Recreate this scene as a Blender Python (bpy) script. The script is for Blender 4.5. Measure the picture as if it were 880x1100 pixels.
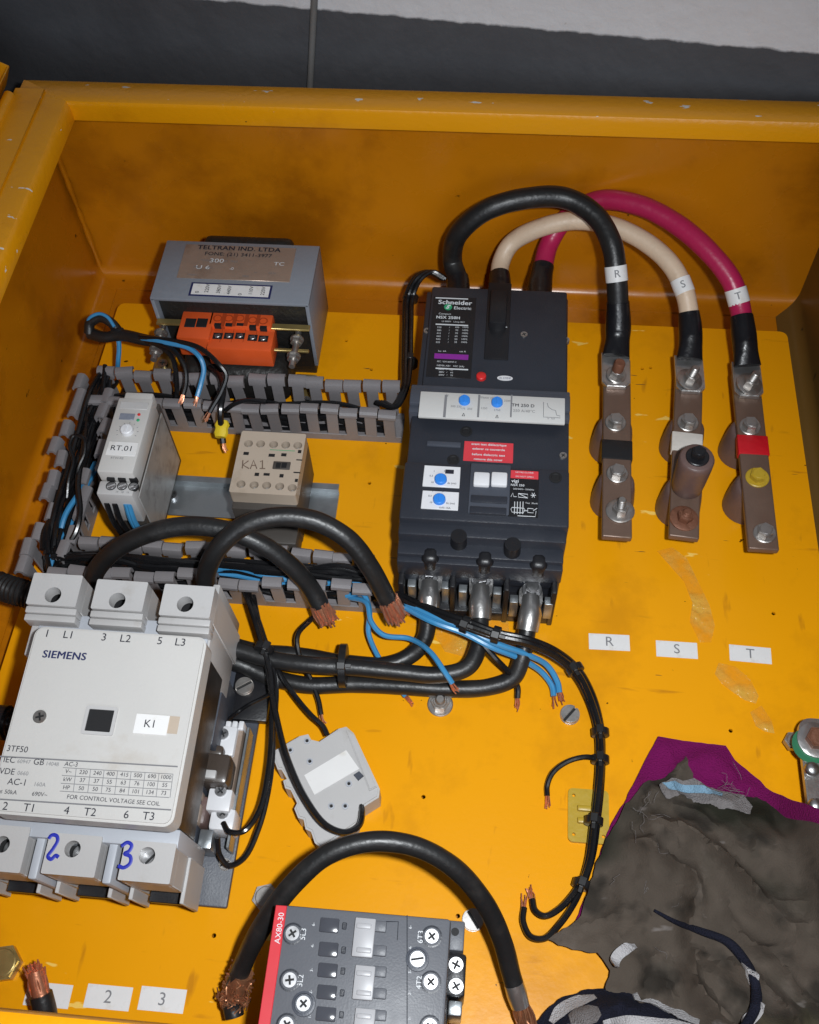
import bpy, bmesh, math, random
from mathutils import Vector, Matrix, noise
random.seed(11)
for o in list(bpy.data.objects): bpy.data.objects.remove(o)
SC = bpy.context.scene
COL = SC.collection
V = Vector
PI = math.pi

# ------------------------------------------------------------------ camera
F = 1103.0                                   # focal length in photo pixels (880 x 1100)
_dy = V((180, 1750, -F)).normalized()        # image direction of the plate's long axis
_dz = V((-40, 700, F)); _dz = (_dz - _dz.dot(_dy)*_dy).normalized()
_dx = _dy.cross(_dz)
ROT = Matrix((_dx, _dy, _dz))                # camera -> world
CAM = V((0, 0, .64))
cd = bpy.data.cameras.new('camera'); cam = bpy.data.objects.new('camera', cd); COL.objects.link(cam)
cam.matrix_world = Matrix.Translation(CAM) @ ROT.to_4x4()
cd.sensor_fit = 'VERTICAL'; cd.sensor_height = 24.0; cd.lens = 24.0*F/1100
cd.clip_start = .01; cd.clip_end = 50
SC.camera = cam

def P(px, py, z=0.0):
    """point of the scene at height z above the mounting plate, read off the photograph"""
    d = ROT @ V((px-440, -(py-550), -F)); t = (z-CAM.z)/d.z
    return CAM + t*d

# ------------------------------------------------------------------ light
w = bpy.data.worlds.new('World'); SC.world = w; w.use_nodes = True
bg = w.node_tree.nodes['Background']; bg.inputs[0].default_value = (.62, .72, 1, 1); bg.inputs[1].default_value = .02
def lamp(name, kind, loc, energy, col, size, target=None):
    l = bpy.data.lights.new(name, kind); l.energy = energy; l.color = col
    if kind == 'AREA': l.shape = 'DISK'; l.size = size
    else: l.shadow_soft_size = size
    o = bpy.data.objects.new(name, l); COL.objects.link(o); o.location = loc
    if target: o.rotation_euler = (V(target) - V(loc)).to_track_quat('-Z', 'Y').to_euler()
    return o
fl = lamp('camera_flash', 'SPOT', CAM + V((.05, .015, .01)), 20.5, (.93, .97, 1), .011, P(455, 780))
fl.data.spot_size = math.radians(96); fl.data.spot_blend = 1.0
lamp('wall_fill_light', 'AREA', (.3, -1.7, 1.15), 17, (.84, .91, 1), 1.5, (.05, .7, .25))  # added soft lamp, no source in view, brightens the wall behind the box
SC.view_settings.view_transform = 'Standard'; SC.view_settings.look = 'None'
SC.view_settings.exposure = 0; SC.view_settings.gamma = 1
SC.render.resolution_x = 819; SC.render.resolution_y = 1024

# ------------------------------------------------------------------ helpers
def PP(lst): return [P(*a) for a in lst]
ROOTM = {}
def tag(o, label=None, cat=None, group=None, kind=None):
    if label: o['label'] = label
    if cat: o['category'] = cat
    if group: o['group'] = group
    if kind: o['kind'] = kind
    return o
def thing(name, label, cat, loc=(0,0,0), rotz=0, group=None):
    o = bpy.data.objects.new(name, None); COL.objects.link(o); o.empty_display_size = .01
    o.location = loc; o.rotation_euler = (0, 0, rotz)
    ROOTM[o.name] = Matrix.Translation(V(loc)) @ Matrix.Rotation(rotz, 4, 'Z')
    return tag(o, label, cat, group)
def mesh_of(bm, name):
    bmesh.ops.recalc_face_normals(bm, faces=bm.faces)
    me = bpy.data.meshes.new(name); bm.to_mesh(me); bm.free(); return me
def obj(name, bm, mat, parent=None, smooth=True, label=None):
    """one mesh object; bm is in world coordinates"""
    m = None
    if parent is not None:
        m = ROOTM[parent.name]; bm.transform(m.inverted())
    me = mesh_of(bm, name)
    me.materials.append(mat)
    if smooth: me.shade_smooth(); me.set_sharp_from_angle(angle=math.radians(38))
    o = bpy.data.objects.new(name, me); COL.objects.link(o); o.parent = parent
    if parent is not None: ROOTM[o.name] = m
    if label: o['label'] = label
    return o
def solo(name, bm, mat, label, cat, group=None, loc=None):
    """a thing that is one mesh, its origin at loc"""
    if loc is None:
        vs = [v.co for v in bm.verts]
        loc = V((sum(v.x for v in vs)/len(vs), sum(v.y for v in vs)/len(vs), min(v.z for v in vs)))
    bm.transform(Matrix.Translation(-V(loc)))
    o = obj(name, bm, mat); o.location = loc
    ROOTM[o.name] = Matrix.Translation(V(loc))
    return tag(o, label, cat, group)
def inst(name, me, loc, parent, rot=(0,0,0)):
    """a part that shares mesh data; loc in world coordinates"""
    o = bpy.data.objects.new(name, me); COL.objects.link(o); o.parent = parent
    m = ROOTM[parent.name]; o.matrix_local = m.inverted() @ Matrix.Translation(V(loc)) @ Matrix.Rotation(rot[2],4,'Z') @ Matrix.Rotation(rot[1],4,'Y') @ Matrix.Rotation(rot[0],4,'X')
    ROOTM[o.name] = Matrix.Identity(4)
    return o

def nb(): return bmesh.new()
def join(bm, b2):
    me = bpy.data.meshes.new('tmp'); b2.to_mesh(me); b2.free(); bm.from_mesh(me); bpy.data.meshes.remove(me)
def bx(bm, x0, x1, y0, y1, z0, z1, bev=0, seg=2, M=None):
    b = bmesh.new()
    bmesh.ops.create_cube(b, size=1)
    b.transform(Matrix.Translation(((x0+x1)/2, (y0+y1)/2, (z0+z1)/2)) @ Matrix.Diagonal((abs(x1-x0), abs(y1-y0), abs(z1-z0), 1)))
    if bev: bmesh.ops.bevel(b, geom=b.edges[:], offset=bev, segments=seg, profile=.5, affect='EDGES', clamp_overlap=True)
    if M is not None: b.transform(M)
    join(bm, b); return bm
def bxp(bm, a, c, z0, z1, bev=0, seg=2):
    """box between two opposite corner pixels of its upper face"""
    p, q = P(a[0], a[1], z1), P(c[0], c[1], z1)
    return bx(bm, min(p.x,q.x), max(p.x,q.x), min(p.y,q.y), max(p.y,q.y), z0, z1, bev, seg)
def cyl(bm, p, q, r, r2=None, seg=20, cap=True, bev=0):
    p, q = V(p), V(q); d = q-p; L = d.length
    b = bmesh.new()
    bmesh.ops.create_cone(b, cap_ends=cap, segments=seg, radius1=r, radius2=r if r2 is None else r2, depth=L)
    if bev:
        es = [e for e in b.edges if abs(e.verts[0].co.z-e.verts[1].co.z) < 1e-7 and e.verts[0].co.z > 0]
        bmesh.ops.bevel(b, geom=es, offset=bev, segments=2, affect='EDGES', clamp_overlap=True)
    b.transform(Matrix.Translation((p+q)/2) @ d.to_track_quat('Z','Y').to_matrix().to_4x4())
    join(bm, b); return bm
def prism(bm, pts, z0, z1, bev=0):
    """pts: list of world (x,y); extruded between two heights"""
    b = bmesh.new()
    vs = [b.verts.new((p[0], p[1], z0)) for p in pts]
    f = b.faces.new(vs)
    r = bmesh.ops.extrude_face_region(b, geom=[f])
    top = [v for v in r['geom'] if isinstance(v, bmesh.types.BMVert)]
    for v in top: v.co.z = z1
    if bev:
        es = [e for e in b.edges if e.verts[0].co.z == e.verts[1].co.z == top[0].co.z]
        bmesh.ops.bevel(b, geom=es, offset=bev, segments=2, affect='EDGES', clamp_overlap=True)
    bmesh.ops.recalc_face_normals(b, faces=b.faces)
    join(bm, b); return bm
def rrect(x0, x1, y0, y1, r, n=4):
    out = []
    for cx, cy, a in ((x1-r,y1-r,0), (x0+r,y1-r,90), (x0+r,y0+r,180), (x1-r,y0+r,270)):
        for k in range(n+1):
            t = math.radians(a+90*k/n); out.append((cx+r*math.cos(t), cy+r*math.sin(t)))
    return out
def circ(cx, cy, r, n=16): return [(cx+r*math.cos(2*PI*k/n), cy+r*math.sin(2*PI*k/n)) for k in range(n)]
def plate(bm, outer, holes, z0, z1):
    """a slab with real openings"""
    b = bmesh.new()
    for loop in [outer]+list(holes):
        vs = [b.verts.new((p[0], p[1], z0)) for p in loop]
        for i in range(len(vs)): b.edges.new((vs[i], vs[(i+1) % len(vs)]))
    bmesh.ops.triangle_fill(b, edges=b.edges[:], use_beauty=True, use_dissolve=False)
    r = bmesh.ops.extrude_face_region(b, geom=b.faces[:])
    for v in r['geom']:
        if isinstance(v, bmesh.types.BMVert): v.co.z = z1
    bmesh.ops.recalc_face_normals(b, faces=b.faces)
    join(bm, b); return bm
def lathe(bm, prof, at, seg=24, axis=(0,0,1)):
    b = bmesh.new(); rings = []
    for r, z in prof:
        rings.append([b.verts.new((r*math.cos(2*PI*k/seg), r*math.sin(2*PI*k/seg), z)) for k in range(seg)])
    for a, c in zip(rings, rings[1:]):
        for k in range(seg): b.faces.new((a[k], a[(k+1)%seg], c[(k+1)%seg], c[k]))
    b.faces.new(rings[0][::-1]); b.faces.new(rings[-1])
    b.transform(Matrix.Translation(V(at)) @ V(axis).to_track_quat('Z','Y').to_matrix().to_4x4())
    join(bm, b); return bm
def spline(pts, n=10):
    pts = [V(p) for p in pts]
    ext = [pts[0]*2-pts[1]]+pts+[pts[-1]*2-pts[-2]]
    out = []
    for i in range(1, len(ext)-2):
        p0,p1,p2,p3 = ext[i-1:i+3]
        t0 = 0; t1 = max((p1-p0).length,1e-6)**.5; t2 = t1+max((p2-p1).length,1e-6)**.5; t3 = t2+max((p3-p2).length,1e-6)**.5
        for k in range(n):
            t = t1+(t2-t1)*k/n
            a1 = p0*((t1-t)/(t1-t0))+p1*((t-t0)/(t1-t0)); a2 = p1*((t2-t)/(t2-t1))+p2*((t-t1)/(t2-t1)); a3 = p2*((t3-t)/(t3-t2))+p3*((t-t2)/(t3-t2))
            b1 = a1*((t2-t)/(t2-t0))+a2*((t-t0)/(t2-t0)); b2 = a2*((t3-t)/(t3-t1))+a3*((t-t1)/(t3-t1))
            out.append(b1*((t2-t)/(t2-t1))+b2*((t-t1)/(t2-t1)))
    out.append(pts[-1]); return out
def tube(bm, path, r, seg=14, flat=None, up=None, wob=0):
    """sweep a ring along a dense path; r number or list; flat: list of (width, height) factors"""
    n = len(path); b = bmesh.new(); rings = []; side = None
    for i, p in enumerate(path):
        t = (path[min(i+1,n-1)]-path[max(i-1,0)]).normalized()
        if side is None:
            u = V(up) if up else (V((0,0,1)) if abs(t.z) < .9 else V((0,1,0)))
            side = t.cross(u).normalized()
        else:
            side = (side-t*side.dot(t)).normalized()
        nn = side.cross(t)
        rr = r[i] if isinstance(r, (list, tuple)) else r
        if wob: rr *= 1+wob*noise.noise(p*90)
        fx, fy = flat[i] if flat else (1, 1)
        rings.append([b.verts.new(p+side*(rr*fx*math.cos(2*PI*k/seg))+nn*(rr*fy*math.sin(2*PI*k/seg))) for k in range(seg)])
    for a, c in zip(rings, rings[1:]):
        for k in range(seg): b.faces.new((a[k], a[(k+1)%seg], c[(k+1)%seg], c[k]))
    b.faces.new(rings[0][::-1]); b.faces.new(rings[-1])
    join(bm, b); return bm

_font_cache = {}
def text_mesh(s, size, bold=0, sx=1, align='CENTER', shear=0):
    c = bpy.data.curves.new('t', 'FONT'); c.body = s; c.size = size; c.shear = shear
    c.align_x = align; c.align_y = 'CENTER'; c.resolution_u = 3; c.fill_mode = 'FRONT'
    if bold: c.space_character = 1+bold*2
    o = bpy.data.objects.new('t', c); COL.objects.link(o)
    me = bpy.data.meshes.new_from_object(o)
    bpy.data.objects.remove(o); bpy.data.curves.remove(c)
    b = bmesh.new(); b.from_mesh(me)
    if bold:
        for k, (dx, dy) in enumerate(((1,0), (-1,0), (0,.5), (0,-.5))):
            q = bmesh.new(); q.from_mesh(me); q.transform(Matrix.Translation((dx*bold*size*1.2, dy*bold*size*1.2, -.00002*(k+1)))); join(b, q)
    bpy.data.meshes.remove(me)
    b.transform(Matrix.Diagonal((sx,1,1,1)))
    return b
def text(s, at, size, mat, parent, rot=0, bold=0, sx=1, align='CENTER', shear=0, name='lettering', lift=.00035):
    """flat print; size is the em height, at the centre (or left middle) on a level face"""
    b = text_mesh(s, size, bold, sx, align, shear)
    b.transform(Matrix.Translation(V(at)+V((0,0,lift))) @ Matrix.Rotation(rot, 4, 'Z'))
    return obj(name, b, mat, parent, smooth=False)
def textp(s, px, py, z, hpx, mat, parent, **k):
    """print read off the photograph: pixel centre and capital height in pixels"""
    p = P(px, py, z); sc = (P(px+10, py, z)-p).length/10
    return text(s, p, hpx*sc*1.38, mat, parent, **k)

# ------------------------------------------------------------------ materials
def mat(name, col, rough=.5, metal=0, var=.12, vscale=40, bump=0, bscale=300, spec=.5, dirt=None, dscale=18, dthr=.55, coat=0, rvar=.1, detail=6):
    m = bpy.data.materials.new(name); m.use_nodes = True; nt = m.node_tree; N, L = nt.nodes, nt.links
    b = N['Principled BSDF']; b.inputs['Roughness'].default_value = rough; b.inputs['Metallic'].default_value = metal
    b.inputs['Specular IOR Level'].default_value = spec; b.inputs['Coat Weight'].default_value = coat
    tc = N.new('ShaderNodeTexCoord')
    n1 = N.new('ShaderNodeTexNoise'); n1.inputs['Scale'].default_value = vscale; n1.inputs['Detail'].default_value = detail
    L.new(tc.outputs['Object'], n1.inputs['Vector'])
    mx = N.new('ShaderNodeMix'); mx.data_type = 'RGBA'
    c = V(col); lo = [max(0, x*(1-var)) for x in c]; hi = [min(1, x*(1+var)) for x in c]
    mx.inputs[6].default_value = (*lo, 1); mx.inputs[7].default_value = (*hi, 1)
    L.new(n1.outputs['Fac'], mx.inputs['Factor']); out = mx.outputs[2]
    if dirt:
        n2 = N.new('ShaderNodeTexNoise'); n2.inputs['Scale'].default_value = dscale; n2.inputs['Detail'].default_value = 8; n2.inputs['Roughness'].default_value = .62
        L.new(tc.outputs['Object'], n2.inputs['Vector'])
        r = N.new('ShaderNodeMapRange'); r.inputs[1].default_value = dthr; r.inputs[2].default_value = dthr+.16
        r.inputs[4].default_value = dirt[3] if len(dirt) > 3 else .6
        L.new(n2.outputs['Fac'], r.inputs[0])
        m2 = N.new('ShaderNodeMix'); m2.data_type = 'RGBA'; m2.inputs[7].default_value = (*dirt[:3], 1)
        L.new(r.outputs[0], m2.inputs['Factor']); L.new(out, m2.inputs[6]); out = m2.outputs[2]
    L.new(out, b.inputs['Base Color'])
    if rvar:
        rr = N.new('ShaderNodeMapRange'); rr.inputs[3].default_value = max(.03, rough-rvar); rr.inputs[4].default_value = min(1, rough+rvar)
        n4 = N.new('ShaderNodeTexNoise'); n4.inputs['Scale'].default_value = vscale*1.7; n4.inputs['Detail'].default_value = 5
        L.new(tc.outputs['Object'], n4.inputs['Vector']); L.new(n4.outputs['Fac'], rr.inputs[0]); L.new(rr.outputs[0], b.inputs['Roughness'])
    if bump:
        n3 = N.new('ShaderNodeTexNoise'); n3.inputs['Scale'].default_value = bscale; n3.inputs['Detail'].default_value = 4
        L.new(tc.outputs['Object'], n3.inputs['Vector'])
        bp = N.new('ShaderNodeBump'); bp.inputs['Strength'].default_value = bump; bp.inputs['Distance'].default_value = .002
        L.new(n3.outputs['Fac'], bp.inputs['Height']); L.new(bp.outputs[0], b.inputs['Normal'])
    return m
def chips(m, col, scale=70, thr=.70, width=.02, stretch=(1,1,1)):
    """small chips, specks or scratches of another colour, laid over a material"""
    nt = m.node_tree; N, L = nt.nodes, nt.links; b = N['Principled BSDF']
    src = b.inputs['Base Color'].links[0].from_socket
    tc = N.new('ShaderNodeTexCoord'); mp = N.new('ShaderNodeMapping'); mp.inputs['Scale'].default_value = stretch
    n = N.new('ShaderNodeTexNoise'); n.inputs['Scale'].default_value = scale; n.inputs['Detail'].default_value = 3
    L.new(tc.outputs['Object'], mp.inputs[0]); L.new(mp.outputs[0], n.inputs['Vector'])
    r = N.new('ShaderNodeMapRange'); r.inputs[1].default_value = thr; r.inputs[2].default_value = thr+width
    L.new(n.outputs['Fac'], r.inputs[0])
    mx = N.new('ShaderNodeMix'); mx.data_type = 'RGBA'; mx.inputs[7].default_value = (*col, 1)
    L.new(r.outputs[0], mx.inputs['Factor']); L.new(src, mx.inputs[6]); L.new(mx.outputs[2], b.inputs['Base Color'])
    return m
M = {}
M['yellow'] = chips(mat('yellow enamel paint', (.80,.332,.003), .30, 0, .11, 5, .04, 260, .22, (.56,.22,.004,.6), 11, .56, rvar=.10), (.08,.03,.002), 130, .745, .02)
chips(M['yellow'], (.56,.22,.006), 16, .675, .08, (1.2,7,1)); chips(M['yellow'], (.56,.22,.006), 14, .685, .08, (6,1.6,1)); chips(M['yellow'], (.20,.10,.02), 34, .745, .02, (1,9,1)); chips(M['yellow'], (.86,.56,.12), 30, .715, .02, (1,3,1))
M['rimyellow'] = chips(chips(mat('yellow enamel paint on rim', (.80,.33,.003), .30, 0, .07, 9, .15, 220, .5, (.55,.19,.002,.5), 12, .58, rvar=.08), (.75,.72,.66), 55, .705, .01, (1,2.5,2.5)), (.10,.04,.002), 120, .74, .02)
M['wallyellow'] = chips(mat('darker yellow enamel paint stained', (.50,.170,.003), .27, 0, .15, 11, .25, 26, .5, (.24,.070,.002,.7), 8, .51, rvar=.1), (.08,.03,.002), 90, .735, .03)  # whole base set darker than the rim paint; brown staining blotched over it
M['darkwall'] = chips(mat('dark brown ochre paint', (.13,.068,.014), .45, 0, .2, 8, .25, 26, .4, (.06,.035,.01,.7), 9, .5, rvar=.1), (.03,.02,.008), 60, .70, .04)  # darker, browner variant of the wall paint, right inner wall only
M['charcoal'] = mat('charcoal moulded plastic', (.023,.026,.035), .42, 0, .10, 60, .10, 900, .45, (.055,.058,.065,.3), 14, .58)
M['charcoal2'] = mat('dark grey moulded plastic', (.055,.062,.080), .45, 0, .10, 60, .10, 900, .45)
M['black'] = mat('black plastic', (.010,.010,.012), .38, 0, .2, 60, .08, 800)
M['rubber'] = mat('black cable sheath', (.012,.012,.0125), .40, 0, .4, 35, .14, 300, .5, (.034,.031,.029,.5), 55, .54)
M['wire'] = mat('black wire insulation', (.008,.008,.009), .25, 0, .3, 60, .05, 300, .5)
M['blue'] = mat('light blue wire insulation', (.045,.235,.46), .35, 0, .15, 60, .05, 300)
M['cream'] = mat('cream cable sheath', (.62,.47,.34), .45, 0, .10, 40, .12, 300, .5, (.36,.25,.16,.5), 45, .56)
M['magenta'] = mat('crimson cable sheath', (.40,.014,.075), .36, 0, .12, 30, .12, 300, .5)
M['shrink'] = mat('black heat shrink', (.009,.009,.011), .30, 0, .3, 50, .35, 120, .5)
M['white'] = mat('white paper sticker', (.72,.71,.70), .5, 0, .06, 60, .05, 200, .4, (.48,.41,.30,.55), 70, .57)
M['whiteplastic'] = mat('white plastic', (.68,.68,.70), .38, 0, .05, 60, .04, 500)
M['silver'] = mat('silver painted strip', (.55,.545,.53), .42, .0, .05, 60, .04, 400)
M['offwhite'] = mat('aged light grey plastic', (.52,.505,.485), .40, 0, .05, 25, .06, 700, .45, (.38,.32,.25,.5), 22, .60)
M['termgrey'] = mat('pale grey moulded plastic', (.46,.45,.445), .42, 0, .06, 30, .06, 600, .45, (.27,.23,.18,.5), 26, .60)
M['sidegrey'] = mat('blue grey moulded plastic', (.40,.42,.46), .5, 0, .08, 30, .06, 600)
M['duct'] = mat('grey pvc duct', (.205,.192,.198), .48, 0, .12, 45, .12, 500, .45, (.09,.08,.075,.5), 40, .56)
M['zinc'] = mat('galvanised steel', (.42,.45,.47), .36, .85, .12, 60, .08, 200, .5, (.22,.23,.24,.5), 26, .52)
M['steel'] = mat('bright zinc screw', (.50,.50,.51), .38, 1, .12, 120, .02, 200)
M['dullsteel'] = mat('weathered bolt steel', (.45,.43,.41), .42, .9, .2, 120, .05, 200, .5, (.22,.12,.07,.6), 90, .52)
M['rust'] = mat('rusty bolt', (.20,.085,.05), .55, .4, .3, 160, .4, 300)
M['brass'] = mat('yellow passivated steel', (.48,.36,.14), .38, .8, .2, 70, .1, 200)
M['lug'] = mat('tinned copper lug', (.52,.51,.50), .33, .9, .15, 60, .2, 150, .5, (.25,.22,.2,.4), 60, .56)
M['copper'] = mat('bare copper strand', (.80,.34,.20), .34, .8, .3, 300, .1, 500)
M['dullcopper'] = mat('dull copper strand', (.42,.19,.10), .45, .75, .4, 300, .1, 500)
M['bar'] = mat('brown painted busbar', (.165,.105,.078), .38, .35, .18, 50, .2, 120, .5, (.33,.25,.15,.55), 30, .60)
M['insul'] = mat('brown resin insulator', (.125,.078,.070), .46, 0, .18, 40, .2, 200, .5, (.06,.035,.03,.5), 50, .55)
M['trgrey'] = mat('blue grey enamel', (.205,.222,.255), .42, 0, .10, 30, .1, 300, .5, (.12,.135,.16,.5), 16, .56)
M['nameplate'] = mat('aluminium nameplate', (.42,.33,.27), .34, .55, .15, 60, .08, 300, .5, (.24,.17,.13,.55), 50, .54)
M['orange'] = mat('orange terminal plastic', (.66,.090,.018), .38, 0, .08, 60, .05, 500)
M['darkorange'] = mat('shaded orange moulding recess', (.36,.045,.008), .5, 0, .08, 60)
M['coil'] = mat('black varnished coil', (.012,.011,.010), .5, 0, .3, 80, .5, 200)
M['ink'] = mat('dark ink', (.012,.014,.025), .6, 0, 0, 10, rvar=0)
M['navyink'] = mat('navy ink', (.012,.018,.085), .6, 0, 0, 10, rvar=0)
M['paleink'] = mat('white print', (.62,.64,.66), .6, 0, 0, 10, rvar=0)
M['greyink'] = mat('grey print', (.20,.20,.21), .6, 0, 0, 10, rvar=0)
M['purple'] = mat('purple print', (.23,.02,.28), .5, 0, .05, 60, rvar=0)
M['green'] = mat('green print', (.03,.32,.14), .5, 0, .05, 60, rvar=0)
M['darkgreen'] = mat('dull green insulator', (.02,.15,.07), .5, 0, .2, 60)
M['pen'] = mat('blue marker pen', (.015,.025,.36), .5, 0, .2, 200, rvar=0)
M['pencil'] = mat('brown pencil', (.16,.11,.08), .6, 0, .2, 200, rvar=0)
M['red'] = mat('red plastic', (.60,.022,.022), .35, 0, .08, 60)
M['redlabel'] = mat('red label', (.62,.045,.06), .45, 0, .06, 60)
M['redtape'] = mat('red tape', (.50,.006,.014), .42, 0, .1, 60, .2, 200)
M['blacktape'] = mat('black tape', (.010,.010,.011), .42, 0, .2, 60, .2, 200)
M['whitetape'] = mat('white tape', (.66,.62,.57), .5, 0, .06, 60, .2, 200, .5, (.42,.36,.3,.5), 60, .56)
M['knob'] = mat('blue adjuster', (.03,.22,.70), .35, 0, .08, 80)
M['hole'] = mat('dark recess plastic', (.006,.006,.007), .7, 0, .1, 60, rvar=0)
M['beige'] = mat('beige moulded plastic', (.44,.36,.285), .42, 0, .06, 40, .06, 600, .45, (.28,.21,.15,.5), 34, .58)
M['brownbody'] = mat('dark brown plastic', (.06,.052,.046), .5, 0, .15, 50, .06, 500)
M['axgrey'] = mat('mid grey moulded plastic', (.105,.110,.125), .46, 0, .08, 60, .08, 900, .45, (.17,.165,.16,.3), 30, .6)
M['axlight'] = mat('light grey slider', (.36,.36,.375), .42, 0, .08, 60)
M['axwin'] = mat('smoked window', (.06,.063,.075), .14, 0, .3, 60)
M['axred'] = mat('red stripe', (.55,.018,.03), .42, 0, .08, 60)
M['marble'] = mat('worn foil side label', (.33,.32,.31), .42, .1, .25, 70, .1, 200, .5, (.12,.11,.105,.6), 60, .50)
M['tan'] = mat('tan laminate strip', (.27,.20,.155), .5, 0, .15, 50, .2, 200, .5, (.55,.52,.5,.8), 36, .60)
M['smoke'] = mat('smoky brown plastic', (.055,.042,.034), .28, 0, .3, 60)
M['lcd'] = mat('grey display', (.20,.22,.27), .3, 0, .2, 600)
M['yellowtag'] = mat('yellow tape', (.70,.50,.02), .45, 0, .1, 60, .2, 200)
M['mount'] = mat('yellowed nylon mount', (.44,.29,.02), .42, 0, .15, 60, .15, 200, .5, (.32,.2,.02,.5), 80, .55)
M['tie'] = mat('black nylon tie', (.011,.011,.012), .35, 0, .2, 60)
M['rag'] = mat('greasy brown cloth', (.082,.066,.053), .95, 0, .5, 30, .22, 900, .1, (.135,.112,.095,.85), 24, .52, rvar=.03)
chips(M['rag'], (.020,.020,.014), 13, .50, .14); chips(M['rag'], (.17,.15,.14), 44, .68, .08, (1,2.4,1)); chips(M['rag'], (.085,.072,.030), 9, .60, .10); chips(M['rag'], (.034,.029,.024), 38, .54, .14)
M['ragmag'] = mat('magenta cloth', (.165,.004,.085), .85, 0, .2, 30, .8, 1000, .2, (.09,.004,.04,.6), 25, .55, rvar=.05)
M['navycloth'] = mat('navy knitted cloth', (.010,.011,.022), .9, 0, .35, 60, .9, 1000, .2)
M['whitecloth'] = mat('off white cloth', (.46,.45,.46), .9, 0, .15, 60, .8, 1000, .2, (.22,.21,.2,.6), 60, .55)
M['greycloth'] = mat('dirty grey cloth', (.20,.185,.185), .9, 0, .25, 40, .8, 1000, .2, (.09,.08,.075,.7), 40, .52)
M['bluecloth'] = mat('pale blue cloth', (.20,.34,.46), .9, 0, .2, 60, .8, 1000, .2)
M['floor'] = mat('concrete floor', (.22,.21,.20), .8, 0, .2, 6, .3, 80)
M['conduit'] = mat('grey painted cable', (.20,.195,.19), .55, 0, .15, 30, .1, 100)
# wall paint: a dark grey band below, white above, hand-cut edge
def wall_mat():
    m = mat('painted plaster', (.095,.097,.106), .7, 0, .14, 14, .9, 60, .35, (.055,.056,.064,.6), 4, .5)
    nt = m.node_tree; N, L = nt.nodes, nt.links; b = N['Principled BSDF']
    src = b.inputs['Base Color'].links[0].from_socket
    tc = N.new('ShaderNodeTexCoord'); sp = N.new('ShaderNodeSeparateXYZ'); L.new(tc.outputs['Object'], sp.inputs[0])
    n = N.new('ShaderNodeTexNoise'); n.inputs['Scale'].default_value = 60; n.inputs['Detail'].default_value = 5; L.new(tc.outputs['Object'], n.inputs['Vector'])
    ma = N.new('ShaderNodeMath'); ma.operation = 'MULTIPLY_ADD'; ma.inputs[1].default_value = .006; L.new(n.outputs['Fac'], ma.inputs[0]); L.new(sp.outputs['Z'], ma.inputs[2])
    r = N.new('ShaderNodeMapRange'); r.inputs[1].default_value = .0025; r.inputs[2].default_value = .0045; L.new(ma.outputs[0], r.inputs[0])
    n2 = N.new('ShaderNodeTexNoise'); n2.inputs['Scale'].default_value = 9; L.new(tc.outputs['Object'], n2.inputs['Vector'])
    wm = N.new('ShaderNodeMix'); wm.data_type = 'RGBA'; wm.inputs[6].default_value = (.72,.72,.74,1); wm.inputs[7].default_value = (.84,.84,.86,1); L.new(n2.outputs['Fac'], wm.inputs['Factor'])
    mx = N.new('ShaderNodeMix'); mx.data_type = 'RGBA'; L.new(r.outputs[0], mx.inputs['Factor']); L.new(src, mx.inputs[6]); L.new(wm.outputs[2], mx.inputs[7])
    L.new(mx.outputs[2], b.inputs['Base Color'])
    chips(m, (.6,.6,.6), 45, .765, .01)
    return m
M['wall'] = wall_mat()
def film_mat():
    m = bpy.data.materials.new('clear tape residue'); m.use_nodes = True; nt = m.node_tree; N, L = nt.nodes, nt.links
    N.remove(N['Principled BSDF']); out = N['Material Output']
    t = N.new('ShaderNodeBsdfTransparent'); t.inputs[0].default_value = (1,.97,.85,1)
    g = N.new('ShaderNodeBsdfPrincipled'); g.inputs['Base Color'].default_value = (.86,.56,.10,1); g.inputs['Roughness'].default_value = .16
    n = N.new('ShaderNodeTexNoise'); n.inputs['Scale'].default_value = 120; n.inputs['Detail'].default_value = 4
    bp = N.new('ShaderNodeBump'); bp.inputs['Strength'].default_value = .9; bp.inputs['Distance'].default_value = .004
    tc = N.new('ShaderNodeTexCoord'); L.new(tc.outputs['Object'], n.inputs['Vector']); L.new(n.outputs['Fac'], bp.inputs['Height']); L.new(bp.outputs[0], g.inputs['Normal'])
    n2 = N.new('ShaderNodeTexNoise'); n2.inputs['Scale'].default_value = 45; n2.inputs['Detail'].default_value = 6; L.new(tc.outputs['Object'], n2.inputs['Vector'])
    r = N.new('ShaderNodeMapRange'); r.inputs[1].default_value = .42; r.inputs[2].default_value = .68; r.inputs[3].default_value = .08; r.inputs[4].default_value = .5; L.new(n2.outputs['Fac'], r.inputs[0])
    mx = N.new('ShaderNodeMixShader'); L.new(r.outputs[0], mx.inputs[0]); L.new(t.outputs[0], mx.inputs[1]); L.new(g.outputs[0], mx.inputs[2]); L.new(mx.outputs[0], out.inputs['Surface'])
    return m
M['film'] = film_mat()

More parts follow.
